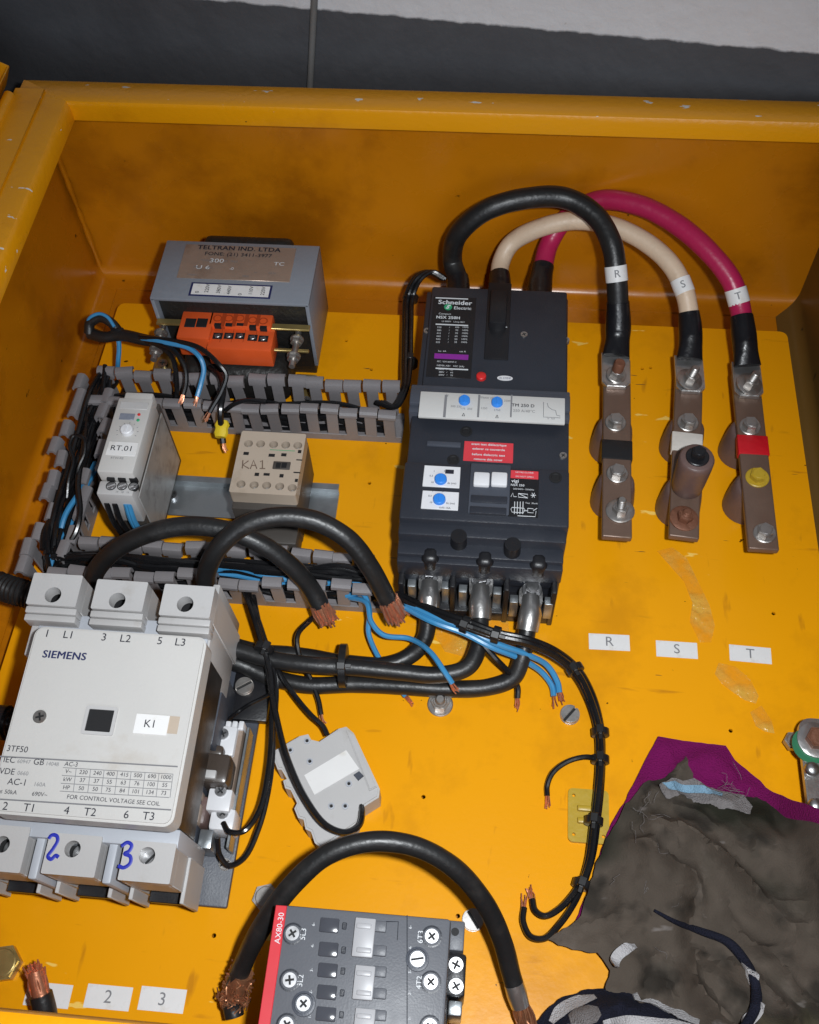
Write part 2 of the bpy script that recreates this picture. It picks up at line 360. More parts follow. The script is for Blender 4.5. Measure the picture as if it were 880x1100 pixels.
# ------------------------------------------------------------------ fastener meshes shared by many parts
def cross_pts(r, w):
    return [(w,r),(-w,r),(-w,w),(-r,w),(-r,-w),(-w,-w),(-w,-r),(w,-r),(w,-w),(r,-w),(r,w),(w,w)]
def pozi_mesh(r, h, mt):
    b = nb(); cyl(b, (0,0,-.002), (0,0,h*.3), r*.97, seg=20)
    n0 = len(b.faces)
    plate(b, circ(0,0,r*.97,20), [cross_pts(r*.62, r*.15)], h*.3, h)
    cyl(b, (0,0,h*.3), (0,0,h*.36), r*.66, seg=14)
    b.faces.ensure_lookup_table()
    for f in b.faces[-16:]: f.material_index = 1
    me = mesh_of(b, 'pozi_screw'); me.materials.append(mt); me.materials.append(M['hole']); me.shade_smooth(); me.set_sharp_from_angle(angle=math.radians(38)); return me
def slot_mesh(r, h, mt):
    b = nb(); cyl(b, (0,0,-.002), (0,0,h*.3), r, seg=20)
    cyl(b, (0,0,h*.3), (0,0,h*.34), r*.9, seg=18); b.faces.ensure_lookup_table()
    for f in b.faces[-20:]: f.material_index = 1
    for s in (-1, 1):
        pts = [(r*.96*math.cos(t), s*max(r*.14, r*.96*math.sin(t))) for t in [PI*k/14 for k in range(15)]]
        pts[0] = (r*.95, s*r*.14); pts[-1] = (-r*.95, s*r*.14)
        cl = []
        for p in pts:
            if not cl or (V(p)-V(cl[-1])).length > 1e-5: cl.append(p)
        prism(b, cl, h*.3, h, r*.08)
    me = mesh_of(b, 'slot_screw'); me.materials.append(mt); me.materials.append(M['hole']); me.shade_smooth(); me.set_sharp_from_angle(angle=math.radians(38)); return me
def hex_mesh(r, h, mt, washer=0, stud=0, dome=True):
    b = nb(); z = 0
    if washer: lathe(b, [(washer,0),(washer,.001),(washer*.93,.0014),(r*.7,.0014)], (0,0,0), 24); z = .0014
    pts = [(r*math.cos(PI/3*k), r*math.sin(PI/3*k)) for k in range(6)]
    prism(b, pts, z, z+h, r*.10)
    if dome: lathe(b, [(r*.8,z+h-.0003),(r*.7,z+h+.0004),(.0002,z+h+.0005)], (0,0,0), 18)
    if stud:
        prof = [(r*.55,z+h-.001)]; k = 0; zz = z+h
        while zz < z+h+stud-.001:
            prof += [(r*.56,zz+.0003),(r*.49,zz+.0008)]; zz += .001
        prof += [(r*.5,z+h+stud-.0006),(r*.4,z+h+stud)]
        lathe(b, prof, (0,0,0), 16)
    me = mesh_of(b, 'hex_bolt'); me.materials.append(mt); me.shade_smooth(); me.set_sharp_from_angle(angle=math.radians(30)); return me

# ================================================================== SETTING
FLOOR_Z = -.0245
b = nb(); bx(b, -1.2, 1.2, -.6, .95, FLOOR_Z-.05, FLOOR_Z)
tag(obj('floor', b, M['floor']), kind='structure')
wa = math.atan2(-.048, .435)
b = nb(); bx(b, -1.3, 1.3, 0, .08, FLOOR_Z-.2, .9)
wl = obj('wall', b, M['wall']); wl.location = (.0025, .694, .2); wl.rotation_euler = (0, 0, wa); tag(wl, kind='structure')
b = nb()
wp = [V((-.157+.16*(z-.141), .6911-.1104*(-.157+.16*(z-.141)-.0025), z)) for z in [FLOOR_Z+.002+k*.03 for k in range(30)]]
tube(b, [p+V((.0015*math.sin(p.z*9), 0, 0)) for p in wp], .0026, 10)
solo('wall_cable', b, M['conduit'], 'thin grey cable running straight up the painted wall behind the box', 'cable')

# ================================================================== ENCLOSURE
X0, X1, Y0, Y1 = -.358, .2585, .0145, .653
ZB, ZT = -.02, .1755
enc = thing('enclosure', 'open yellow painted steel enclosure lying on its back with folded rim', 'electrical box', (-.05, .33, FLOOR_Z))
b = nb(); bx(b, X0+.004, X1-.004, Y0+.004, Y1-.004, ZB-.0035, ZB-.001)
obj('back_panel', b, M['wallyellow'], enc)
def strip(prof, side, sc=(1,1,1,1)):
    """fold a sheet profile (inset, height) along one side of the box with mitred ends; sides: 0 bottom, 1 right, 2 top, 3 left"""
    bm = nb()
    def corner(i, d):
        dl, dr, dt, db = d*sc[3], d*sc[1], d*sc[2], d*sc[0]
        return [(X0+dl, Y0+db), (X1-dr, Y0+db), (X1-dr, Y1-dt), (X0+dl, Y1-dt)][i % 4]
    A = [bm.verts.new((*corner(side, d), z)) for d, z in prof]
    B = [bm.verts.new((*corner(side+1, d), z)) for d, z in prof]
    n = len(prof)
    for k in range(n): bm.faces.new((A[k], A[(k+1)%n], B[(k+1)%n], B[k]))
    bm.faces.new(A[::-1]); bm.faces.new(B)
    return bm
arc = [(.010-.010*math.cos(t), ZB+.010-.010*math.sin(t)) for t in [PI/2*k/6 for k in range(7)]]
wprof = [(.0, .1725)]+arc+[(.02, ZB), (.02, ZB-.0008), (.009, ZB-.0008), (.003, ZB+.002), (-.0012, ZB+.01), (-.0012, .1725)]
rprof = [(-.0032,.150),(-.0032,.1705),(-.0018,.1738),(.0015,.1752),(.019,.1755),(.0225,.1745),(.0242,.171),(.0242,.1595),(.023,.1595),(.023,.1702),(.0215,.1730),(.019,.1740),(.002,.1738),(-.0008,.1725),(-.0020,.170),(-.0020,.150)]
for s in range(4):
    obj('wall_panel', strip(wprof, s), M['darkwall' if s == 1 else 'wallyellow'], enc)
    obj('rim', strip(rprof, s, (1,1,1,1.6)), M['rimyellow'], enc)
b = nb(); path = [V((X0+.0035, Y1-.0035, ZB+.012+.006*k)) for k in range(23)]
tube(b, path, .0021, 8, wob=.6); obj('weld_bead', b, M['wallyellow'], enc)
# mounting plate with real holes
holes_px = [(399,397),(397,519),(690,396),(699,395),(831,659),(455,856),(492,984),(785,785),(230,1005),(372,366)]
hol = [circ(P(*h).x, P(*h).y, .0014, 8) for h in holes_px]
b = nb(); plate(b, rrect(-.322, .2385, .03, .5975, .006), hol, -.0022, 0)
pl = obj('mounting_plate', b, M['yellow'], enc)
for cx, cy in ((-.312,.586),(.228,.586),(-.312,.05),(.228,.05)):
    b = nb(); cyl(b, (cx,cy,ZB-.001), (cx,cy,-.0021), .007, seg=12); obj('plate_spacer', b, M['dullsteel'], enc)
bolt_a = hex_mesh(.0060, .0050, M['dullsteel'], .0085, .004)
bolt_b = hex_mesh(.0078, .0058, M['dullsteel'])
slotb = slot_mesh(.0064, .0045, M['dullsteel'])
inst('plate_bolt', bolt_a, P(473,757), pl); inst('plate_bolt', slotb, P(612,769), pl, (0,0,.9))
inst('plate_bolt', hex_mesh(.0082,.0062,M['dullsteel']), P(287,966), pl, (0,0,.3)); inst('plate_bolt', slotb, P(508,989), pl, (0,0,2.2))
inst('plate_bolt', hex_mesh(.0105,.006,M['brass']), P(6,1036), pl, (0,0,.2))
# hinge and open door on the left
b = nb(); bx(b, X0-.0042, -.3395, Y0+.03, Y1-.012, .1757, .1772, .0005, 1)
hg = obj('hinge', b, M['rimyellow'], enc)
for y0, y1 in ((.585,.632), (.50,.545), (.20,.25), (.06,.11)):
    b = nb(); cyl(b, (X0-.006,y0,.1765), (X0-.006,y1,.1765), .0044, seg=14); obj('knuckle', b, M['rimyellow'], hg)
DM = Matrix.Translation((X0-.014, 0, .1745)) @ Matrix.Rotation(math.radians(28), 4, 'Y')
b = nb(); bx(b, -.56, 0, Y0, Y1-.004, -.0015, 0, .0004, 1, DM)
bx(b, -.56, 0, Y1-.0055, Y1-.004, 0, .017, .0004, 1, DM); bx(b, -.56, 0, Y0, Y0+.0015, 0, .017, .0004, 1, DM)
bx(b, -.0015, 0, Y0, Y1-.004, 0, .017, .0004, 1, DM); bx(b, -.56, -.5585, Y0, Y1-.004, 0, .017, .0004, 1, DM)
dr = obj('door', b, M['rimyellow'], enc)
b = nb(); bx(b, -.545, -.012, Y1-.022, Y1-.012, .0002, .008, .002, 2, DM); bx(b, -.020, -.011, Y0+.02, Y1-.022, .0002, .008, .002, 2, DM)
obj('gasket', b, M['termgrey'], dr)

# ================================================================== CIRCUIT BREAKER
mc = thing('circuit_breaker', 'dark grey moulded case circuit breaker with pale adjustment strip between the duct and the busbars', 'circuit breaker', (.001, .43, 0))
bl, br = -.0525, .0535
b = nb()
# case as stepped slabs: (y0, y1, z top)
bx(b, bl, br, .335, .548, .0, .050, .0015)
bx(b, bl, br, .452, .554, .048, .074, .0018)                      # upper cover
bx(b, bl+.004, br-.001, .458, .556, .070, .0775, .0015)
bx(b, bl-.001, br+.001, .388, .437, .048, .0765, .0015)          # lower cover
bx(b, bl-.002, br+.001, .3475, .3925, .030, .080, .0018)          # residual current block
obj('case', b, M['charcoal'], mc)
b = nb(); bx(b, bl-.003, br+.001, .4385, .4525, .02, .084, .001)
bx(b, bl-.003, br+.001, .433, .4385, .02, .0815, .0008); bx(b, bl-.003, br+.001, .4525, .457, .02, .0815, .0008)
strip_fr = obj('strip_frame', b, M['charcoal2'], mc)
zf = .0855
def pat(px, py, z, dx=0, dy=0): q = P(px, py, z); return V((q.x+dx, q.y+dy, z))
b = nb(); bxp(b, (452,420), (607,455), .083, zf, .0006)
st = obj('setting_strip', b, M['silver'], mc)
for px, py in ((499,431), (534,433)):
    b = nb(); c = pat(px, py, zf); lathe(b, [(.0040,0),(.0038,.0022),(.0034,.0028),(.001,.003)], c, 20); bx(b, c.x-.0005, c.x+.0005, c.y-.003, c.y+.003, zf+.0028, zf+.0035)
    obj('adjuster', b, M['knob'], mc)
for px in (478, 514, 549):
    b = nb(); bxp(b, (px,424), (px+.7,448), zf, zf+.0003); obj('divider_line', b, M['greyink'], st)
for s, px, py, h in (('lr',481,425,4), ('200 220',490,437,2.6), ('175  250',501,439.5,2.6), ('lm',517,427,4), ('1000 2250',526,428,2.6), ('1250',520,439,2.6), ('1750',534,441,2.6), ('2500',545,431,2.6)):
    textp(s, px, py, zf+.0002, h, M['greyink'], st)
textp('TM 250 D', 562, 436, zf+.0002, 4.2, M['ink'], st, bold=.01); textp('250 A/40\u00b0C', 563, 442, zf+.0002, 3.6, M['greyink'], st); textp('\u0394', 498, 446, zf+.0002, 4, M['ink'], st); textp('\u0394', 534, 448, zf+.0002, 4, M['ink'], st)
# little trip curve
b = nb(); tube(b, [pat(a[0],a[1],zf+.0002) for a in ((588,433),(589,437),(593,440),(597,441),(598,446),(602,447))], .0002, 6)
tube(b, [pat(a[0],a[1],zf+.0002) for a in ((584,432),(584,448),(602,449))], .0002, 6); obj('trip_curve_print', b, M['greyink'], st)
textp('Ir  Isd', 592, 450, zf+.0002, 2.4, M['greyink'], st)
# printed rating panel
zl = .0776
b = nb(); bxp(b, (466,318), (506,407), zl-.002, zl, .0002, 1); lab = obj('rating_panel', b, M['black'], mc)
zt_ = zl+.0001
textp('Schneider', 489, 325.5, zt_, 6.2, M['paleink'], lab, bold=.03); textp('Electric', 497, 331.5, zt_, 4.4, M['paleink'], lab, bold=.015)
b = nb(); c = P(481.5, 330, zt_); cyl(b, c, c+V((0,0,.0003)), .003, seg=18); em = obj('emblem', b, M['green'], lab)
b = nb()
tube(b, spline([c+V((x*.001,y*.001,.0004)) for x, y in ((1.8,1.2),(.2,1.2),(-.6,.4),(.5,-.3),(.2,-1.2),(-1.6,-1.2))], 6), .00035, 6); obj('emblem_swirl', b, M['paleink'], lab)
textp('Compact', 478, 337.5, zt_, 2.6, M['paleink'], lab); textp('NSX 250H', 481.5, 341.5, zt_, 4, M['paleink'], lab, bold=.03)
textp('Ui 800V   Uimp 8kV', 487, 346, zt_, 2.2, M['paleink'], lab)
for k, (a, c_) in enumerate((('220','100'),('380','70'),('415','70'),('440','65'),('500','50'),('525','35'))):
    yy = 352+3.2*k
    textp(a, 472-.3*k, yy, zt_, 2.3, M['paleink'], lab); textp('/', 483-.3*k, yy, zt_, 2.3, M['paleink'], lab); textp(c_, 491-.3*k, yy, zt_, 2.3, M['paleink'], lab); textp('100%', 500-.3*k, yy, zt_, 2.3, M['paleink'], lab)
b = nb(); bxp(b, (467,379.5), (503,386.5), zl, zl+.0002); obj('print_band', b, M['purple'], lab)
textp('Icu  kA', 475, 377.5, zt_, 2.2, M['paleink'], lab); textp('cat A', 497, 378, zt_, 2.4, M['paleink'], lab)
textp('IEC / EN 60947-2', 480, 389, zt_, 2.1, M['paleink'], lab); textp('NEMA AB1   HIC (kA)', 484, 393.5, zt_, 2.3, M['paleink'], lab)
for k, a in enumerate(('240V   /   100', '480V   /    65', '600V   /    35')): textp(a, 479, 397.3+3*k, zt_, 2.1, M['paleink'], lab)
b = nb()
for y in (320.2, 348.6, 396):
    bxp(b, (468,y), (503,y+.5), zl, zl+.0002)
pr = obj('rule_line', b, M['paleink'], lab); pr['kind'] = 'stuff'
# handle slot and toggle
b = nb(); bxp(b, (525,303), (546,386), zl-.004, zl+.0012, .0008); hs = obj('handle_slot', b, M['black'], mc)
b = nb(); c = P(534.5, 346, .085); bx(b, c.x-.0062, c.x+.0062, c.y-.0025, c.y+.030, .070, .0875, .0015); obj('handle', b, M['black'], mc)
b = nb(); bxp(b, (525,350.2), (545,351.4), zl+.001, zl+.0016); obj('slot_mark', b, M['paleink'], hs)
b = nb(); c = pat(517, 405.5, zl); lathe(b, [(.0036,0),(.0034,.0022),(.0028,.0027),(.0003,.0028)], c, 20); obj('trip_button', b, M['red'], mc)
b = nb(); c = P(542.5, 406.5, zl); prism(b, [(c.x+.0055*math.cos(t), c.y+.0022*math.sin(t)) for t in [2*PI*k/24 for k in range(24)]], zl, zl+.0004); obj('oval_badge', b, M['whiteplastic'], mc)
textp('UL COMP', 542.5, 406.5, zl+.0005, 2.2, M['navyink'], mc)
scr = pozi_mesh(.0026, .0012, M['dullsteel'])
for px, py, z in ((459,356,.0745), (608,366,.0745), (605,490,.077), (563,360,.0778)): inst('screw', scr, pat(px, py, z-.0005), mc, (0,0,random.random()))
b = nb()
for px, py, z in ((501,463.5,.0768), (487,494,.0768), (597,513,.0803)):
    c = P(px, py, z); lathe(b, [(.0042,z-.0004-z),(.0042,.0002),(.0030,.0003),(.0026,-.0002)], V((c.x,c.y,z)), 20)
obj('screw_well', b, M['hole'], mc)['kind'] = 'stuff'
b = nb(); bxp(b, (459,473), (495,480), .074, .0778, .0006); obj('grip_ridge', b, M['charcoal2'], mc)
# red notice
zr = .0768
b = nb(); bxp(b, (499,473.5), (551,497.5), zr-.001, zr, .0002, 1); nt_ = obj('notice', b, M['redlabel'], mc)
for k, a in enumerate(('avant test di\u00e9lectrique', 'enlever ce couvercle', 'before dielectric test', 'remove this cover')):
    textp(a, 525.3-.3*k, (478, 483, 489, 494)[k], zr+.0001, 2.9, M['paleink'], nt_, bold=.02)
# residual current block front
zv = .0803
for (a, c_, kx, ky) in (((456,499.5),(493.5,524),473.5,515.5), ((454,526.5),(492,548),472,537)):
    b = nb(); bxp(b, a, c_, zv-.002, zv+.0006, .0003, 1); pn = obj('adjuster_panel', b, M['whiteplastic'], mc)
    b = nb(); c = pat(kx, ky, zv+.0006); lathe(b, [(.0042,0),(.004,.002),(.0034,.0026),(.0005,.0027)], c, 20); bx(b, c.x-.0004, c.x+.0004, c.y-.003, c.y+.003, c.z+.0026, c.z+.0032); obj('adjuster', b, M['knob'], pn)
    for s, dx, dy in (('0,3',-10,-4), ('1',-7,-9), ('3',4,-9), ('\u0394t (ms)',12,4), ('10',-9,3)):
        textp(s, kx+dx, ky+dy, zv+.0008, 2.3, M['ink'], pn)
b = nb(); bxp(b, (478.5,504), (487.5,509), zv+.0004, zv+.0009, .0003, 1); obj('lead_seal', b, M['ink'], mc)
textp('0,03-10A', 478, 546, zv+.0008, 2.4, M['ink'], mc)
b = nb(); bxp(b, (506,497), (547,553), zv-.002, zv+.001, .0008); bp_ = obj('button_panel', b, M['charcoal2'], mc)
for px in (517.5, 536.5):
    b = nb(); c = P(px, 514, zv+.004); bx(b, c.x-.0053, c.x+.0053, c.y-.005, c.y+.0055, zv, zv+.004, .0012); obj('push_button', b, M['whiteplastic'], bp_)
b = nb(); bxp(b, (506,531), (545,541), zv, zv+.0018, .0006); bxp(b, (505,543), (544,553), zv, zv+.0022, .0006); obj('ridge', b, M['charcoal'], bp_)['kind'] = 'stuff'
zq = zv+.0004
b = nb(); bxp(b, (548,504), (578,556), zq-.001, zq, .0002, 1); lb2 = obj('label_panel', b, M['black'], mc)
b = nb(); bxp(b, (549,505), (578.3,515), zq, zq+.0002); lr = obj('warning_band', b, M['redlabel'], lb2)
textp('NE PAS OUVRIR', 563.5, 508, zq+.0003, 2, M['paleink'], lr); textp('DO NOT OPEN', 563.5, 512.5, zq+.0003, 2, M['paleink'], lr)
textp('vigi', 553.5, 517, zq+.0002, 4.2, M['paleink'], lb2, bold=.02); textp('NSX 250', 556, 521.5, zq+.0002, 2.8, M['paleink'], lb2, bold=.015); textp('200/440V~ 50/60Hz', 562.5, 526, zq+.0002, 2, M['paleink'], lb2)
b = nb()
def ln(*pts, r=.00022): tube(b, [pat(a[0], a[1], zq+.0002) for a in pts], r, 5)
ln((549,533.5),(551,529.5),(552,533.5),(555,533.5)); ln((557,530),(567,531),(567,535),(557,534),(557,530)); ln((557,530),(567,535)); 
for t in range(3): ln((573-2.8*math.cos(t*PI/3),532-2.8*math.sin(t*PI/3)),(573+2.8*math.cos(t*PI/3),532+2.8*math.sin(t*PI/3)))
for k in range(4): ln((553+3*k,539),(552.6+3*k,552), r=.0003)
ln((549,547),(550,545),(563,546),(564,548),(562,551),(550,550),(549,547)); ln((567,546),(573,546.5),(573,551),(567,550.5),(567,546)); ln((563,548.5),(567,548.7)); ln((573,548.5),(577,546)); ln((556,554),(575,555),(576,549))
obj('wiring_diagram', b, M['paleink'], lb2)['kind'] = 'stuff'
textp('Test  30mA', 571, 541, zq+.0002, 2, M['paleink'], lb2)
# sloped foot with terminal bays
b = nb()
bx(b, bl-.002, br, .339, .350, .03, .0745, .0015)
bx(b, bl-.002, br-.001, .3295, .342, .03, .0655, .0012)
bx(b, bl-.002, br-.001, .3255, .332, .045, .0620, .0010)
obj('foot_cover', b, M['charcoal'], mc)
b = nb(); bx(b, bl-.001, br-.003, .318, .336, 0, .012, .001)
for x0, x1 in ((bl-.001,bl+.0025), (-.0195,-.0160), (.0160,.0195), (br-.0065,br-.003)):
    bx(b, x0, x1, .317, .334, .0, .0475, .0008)
obj('terminal_base', b, M['black'], mc)
b = nb()
for px, py in ((493,576), (551,585)): 
    c = P(px, py, .0745); cyl(b, (c.x,c.y,.055), (c.x,c.y,.0750), .0058, .0052, 22)
for px, py in ((462,599), (521,602), (579,606)):
    c = P(px, py, .0655); bx(b, c.x-.0058, c.x+.0058, .3250, .3365, .050, .0662, .004, 3)
obj('finger_guard', b, M['black'], mc)['kind'] = 'stuff'
lug_things = []
tscrew = hex_mesh(.0052, .004, M['steel'], .0068)
for k, (px, py) in enumerate(((461.5,617), (516.5,623), (571.5,634))):
    c = P(px, py, .034)
    b = nb(); bx(b, c.x-.0065, c.x+.0065, .3185, .3345, .026, .030, .0008); obj('terminal_pad', b, M['steel'], mc)
    inst('terminal_screw', tscrew, V((c.x, c.y, .0338)), mc, (0,0,.3*k))
    for s in (-1, 1):
        b = nb(); bx(b, c.x+s*.0115-.0028, c.x+s*.0115+.0028, c.y-.009, c.y-.003, .011, .032, .0006); obj('clamp_jaw', b, M['zinc'], mc)
# top terminal tabs
for px, py in ((489,298), (536,304), (580,308)):
    c = P(px, py, .05); b = nb(); bx(b, c.x-.007, c.x+.007, .545, .572, .040, .0435, .0008); obj('terminal_pad', b, M['steel'], mc)

# ================================================================== BUSBARS WITH STANDOFFS
def standoff(parent, c, z0, z1, mt=None):
    h = z1-z0
    if z0 > .01:
        b = nb(); lathe(b, [(.0098,0),(.0106,.0015),(.0112,h*.3),(.0119,h*.8),(.0119,h-.002),(.0112,h-.0005),(.0105,h)], (c.x, c.y, z0), 28)
        return obj('standoff_insulator', b, mt or M['insul'], parent)
    b = nb(); lathe(b, [(.0148,0),(.0158,.0012),(.0156,h*.25),(.0142,h*.65),(.0128,h-.0025),(.0118,h-.0006),(.0108,h)], (c.x, c.y, z0), 24)
    return obj('standoff_insulator', b, mt or M['insul'], parent)
ZR = .0355
hb = {k: hex_mesh(.0056, .0048, M[m], wsh, stud) for k, m, wsh, stud in (('plain','dullsteel',.0078,0), ('stud','dullsteel',.0100,.008), ('rust','rust',.0100,.004), ('ruststud','rust',.0085,0), ('yellow','mount',.0082,0))}
def busbar(name, letter, p0, p1, band, bandmat, bolts, stands, label):
    a, c = P(*p0, ZR), P(*p1, ZR); d = (c-a).normalized(); ang = math.atan2(d.y, d.x)+PI/2
    t = thing('busbar', label, 'busbar', ((a.x+c.x)/2, (a.y+c.y)/2, 0), 0, 'busbars on standoffs beside the breaker')
    L = (c-a).length
    Mx = Matrix.Translation(((a+c)/2).to_3d()) @ Matrix.Rotation(ang, 4, 'Z')
    b = nb(); bx(b, -.0102, .0102, -L/2, L/2, -.0055, 0, .0012, 3, Mx); bar = obj('bar', b, M['bar'], t)
    s = P(*band, ZR); off = (s-a).dot(d)-L/2
    b = nb(); bx(b, -.0110, .0110, -off-.0085, -off+.0085, -.0063, .0007, .0008, 2, Mx); obj('phase_tape', b, M[bandmat], t)
    for px, py, k in bolts:
        q = P(px, py, ZR+.004); q = V((q.x, q.y, ZR)); inst('bolt', hb[k], q, t, (random.uniform(-.06,.06), random.uniform(-.06,.06), random.random()))
    for px, py in stands:
        q = P(px, py, ZR); standoff(t, V((q.x,q.y)), 0, ZR-.0055)
    return t
busbar('busbar', 'R', (663,385), (663,577), (661.5,483), 'blacktape', [(662,451,'plain'),(664,506,'plain'),(667,546,'stud')], [(662,453),(664,512)], 'brown busbar with a black tape band, nearest the circuit breaker')
sb = busbar('busbar', 'S', (741,392), (735,577), (738,475), 'whitetape', [(740,451,'plain'),(736,554,'rust')], [(740,453),(737,520)], 'brown busbar with a white tape band and an insulator standing on top')
q = P(737.5, 524, ZR); standoff(sb, V((q.x, q.y)), ZR, ZR+.037)
inst('bolt', hex_mesh(.0050,.006,M['black'],.0078,0), V((q.x, q.y, ZR+.037)), sb, (0,0,.4))
busbar('busbar', 'T', (801,400), (821,590), (811,478), 'redtape', [(807,455,'plain'),(815,510,'yellow'),(823,570,'plain')], [(806,457),(812,516)], 'brown busbar with a red tape band, nearest the right side wall')

# ================================================================== LUGGED POWER CABLES ABOVE THE BREAKER
def wrap_text(s, c, axis, nrm, r, size, mt, parent, shift=0):
    """print wrapped round a cable; reads across the cable"""
    b = text_mesh(s, size, .01)
    side = axis.cross(nrm).normalized(); side = side if side.x > 0 else -side
    ax = axis if axis.y > 0 else -axis
    for v in b.verts:
        a = (v.co.x+shift)/r; v.co = c+ax*v.co.y+side*(r*math.sin(a))+nrm*(r*math.cos(a))
    return obj('lettering', b, mt, parent, smooth=False)
def sub(path, i0, i1): return path[i0:i1+1]
def power_cable(label, pts, mt, letter, mark, R=.0087, shrink0=.10, lugpx=None, startz=.042):
    p0 = P(*pts[0]); path = spline([V((p0.x, .550, .0455))]+PP(pts), 12); n = len(path)
    t = thing('power_cable', label, 'cable', (path[n//2].x, path[n//2].y, .0), 0, 'cables looping from breaker to busbars')
        # sleeve at the breaker end
    k0 = max(3, int(n*shrink0)); seg = path[:k0+1]
    b = nb(); tube(b, seg, [R*(1.32-.2*i/k0) for i in range(k0+1)], 18, wob=.05); obj('heat_shrink', b, M['shrink'], t)
    # sleeve at the busbar end: bulges over the crimp, then flattens towards the palm
    k1 = min(range(n), key=lambda i: (path[i]-P(*mark[2:4], path[i].z)).length)
    b = nb(); tube(b, path[:k1+4], R, 18, wob=.03); obj('sheath', b, mt, t)
    seg = path[k1:]; m = len(seg)-1
    prof = [1.08+.10*math.sin(PI*min(1, i/m*1.5))+.10*(i/m) for i in range(m+1)]
    fl = [(1+.12*max(0,(i/m-.55))/.45, 1-.52*max(0,(i/m-.5))/.5) for i in range(m+1)]
    b = nb(); tube(b, seg, [R*p for p in prof], 18, fl, wob=.05); obj('heat_shrink', b, M['shrink'], t)
    # palm of the lug
    e = path[-1]; q = P(*lugpx, ZR+.004); 
    b = nb(); prism(b, [(e.x-.0105,e.y+.006),(e.x-.0105,q.y-.006),(e.x-.007,q.y-.0105),(e.x+.007,q.y-.0105),(e.x+.0105,q.y-.006),(e.x+.0105,e.y+.006)], ZR+.0003, ZR+.0038, .0008)
    obj('lug', b, M['lug'], t)
    # marker sleeve
    i = min(range(n), key=lambda i: (path[i]-P(mark[0], mark[1], path[i].z)).length)
    ax = (path[min(i+1,n-1)]-path[i-1]).normalized(); c = path[i]
    b = nb(); tube(b, [c-ax*.0058, c-ax*.0029, c, c+ax*.0029, c+ax*.0058], R*1.05, 20); ml = obj('marker_sleeve', b, M['white'], t)
    nrm = (CAM-c); nrm = (nrm-ax*nrm.dot(ax)).normalized()
    wrap_text(letter, c, ax, nrm, R*1.05+.0003, .0078, M['greyink'], t, .0008)
    return t, q
lugbolts = []
for args in (
    ('black power cable marked R arching from the breaker to the first busbar', [(492,302,.050),(486,280,.058),(492,252,.085),(522,226,.106),(566,213,.113),(608,213,.112),(640,232,.106),(657,262,.096),(662,294,.082),(664,330,.062),(664,358,.047),(662,383,.0415)], M['rubber'], 'R', (661,293,664,325), .0079, .10, (662,403)),
    ('cream power cable marked S arching from the breaker to the middle busbar', [(537,306,.046),(538,283,.050),(549,262,.060),(577,246,.074),(618,237,.083),(658,243,.083),(695,261,.080),(722,286,.074),(736,315,.064),(741,345,.052),(742,367,.046),(741,386,.0415)], M['cream'], 'S', (735,307,740,335), .0073, .13, (741,408)),
    ('crimson power cable marked T arching from the breaker to the last busbar', [(580,311,.046),(583,290,.048),(590,262,.056),(607,236,.070),(640,216,.084),(685,220,.090),(727,241,.088),(763,272,.082),(786,302,.072),(795,330,.060),(799,358,.051),(801,377,.046),(803,393,.0415)], M['magenta'], 'T', (795,319,797,340), .0078, .17, (805,413)),
    ):
    t, q = power_cable(*args); k = args[3]
    inst('lug_bolt', hb['plain' if k == 'R' else 'stud'], V((q.x, q.y, ZR+.0038)), t, (.1, .12, random.random()))
    if k == 'R':
        b = nb(); lathe(b, [(.0042,0),(.0042,.0095),(.0036,.0105)], (q.x, q.y, ZR+.008), 16, (.1,.05,1)); obj('rusty_stud', b, M['rust'], t, label='rusty stud end')

# ================================================================== TRANSFORMER
tr = thing('transformer', 'blue grey control transformer with nameplate and orange terminals above the slotted duct', 'transformer', (-.196, .55, 0))
ZC = .085
b = nb(); bx(b, -.2575, -.1375, .5245, .586, ZC-.003, ZC, .0008); bx(b, -.2575, -.2545, .5245, .586, .016, ZC-.001, .0006); bx(b, -.1405, -.1375, .5245, .586, .016, ZC-.001, .0006); bx(b, -.2575, -.1375, .584, .587, .016, ZC-.001, .0006)
cov = obj('core_cover', b, M['trgrey'], tr)
b = nb(); bx(b, -.2540, -.1410, .530, .5835, 0, ZC-.0035, .001); obj('core', b, M['coil'], tr)
b = nb(); bx(b, -.240, -.155, .492, .5295, .004, .040, .010, 3); obj('winding', b, M['coil'], tr)
b = nb(); bx(b, -.232, -.160, .5875, .602, .006, .080, .006, 3); obj('winding', b, M['coil'], tr)
b = nb(); zz = ZC+.0005; bxp(b, (200,262), (311,303), ZC-.0002, zz, .0002, 1); npl = obj('nameplate', b, M['nameplate'], tr)
textp('TELTRAN IND. LTDA', 257, 267.5, zz, 6, M['ink'], npl, bold=.022, sx=1.12); textp('FONE: (21) 3411-3977', 256, 274, zz, 5, M['ink'], npl, sx=1.12, bold=.006)
textp('POT\u00caNCIA          VA   FREQ.', 236, 280.5, zz, 2.4, M['greyink'], npl); textp('300', 233, 280.5, zz, 6, M['paleink'], npl, sx=1.3); textp('TC', 300, 284, zz, 5, M['paleink'], npl, sx=1.3)
textp('PRIM.        SEC.', 219, 287.5, zz, 2.4, M['greyink'], npl); textp('U 6', 218, 287.5, zz, 5.5, M['paleink'], npl, sx=1.4); textp('-0', 249, 289, zz, 4, M['paleink'], npl)
textp('TENS\u00c3O', 207, 295.5, zz, 2.2, M['greyink'], npl); textp('S\u00c9RIE', 264, 297, zz, 2.2, M['greyink'], npl); textp('N\u00ba              DATA', 285, 293.5, zz, 2.2, M['greyink'], npl)
b = nb(); bxp(b, (206,303), (290,321), ZC-.0002, ZC+.0003, .0001, 1); vb = obj('voltage_label', b, M['navyink'], tr)
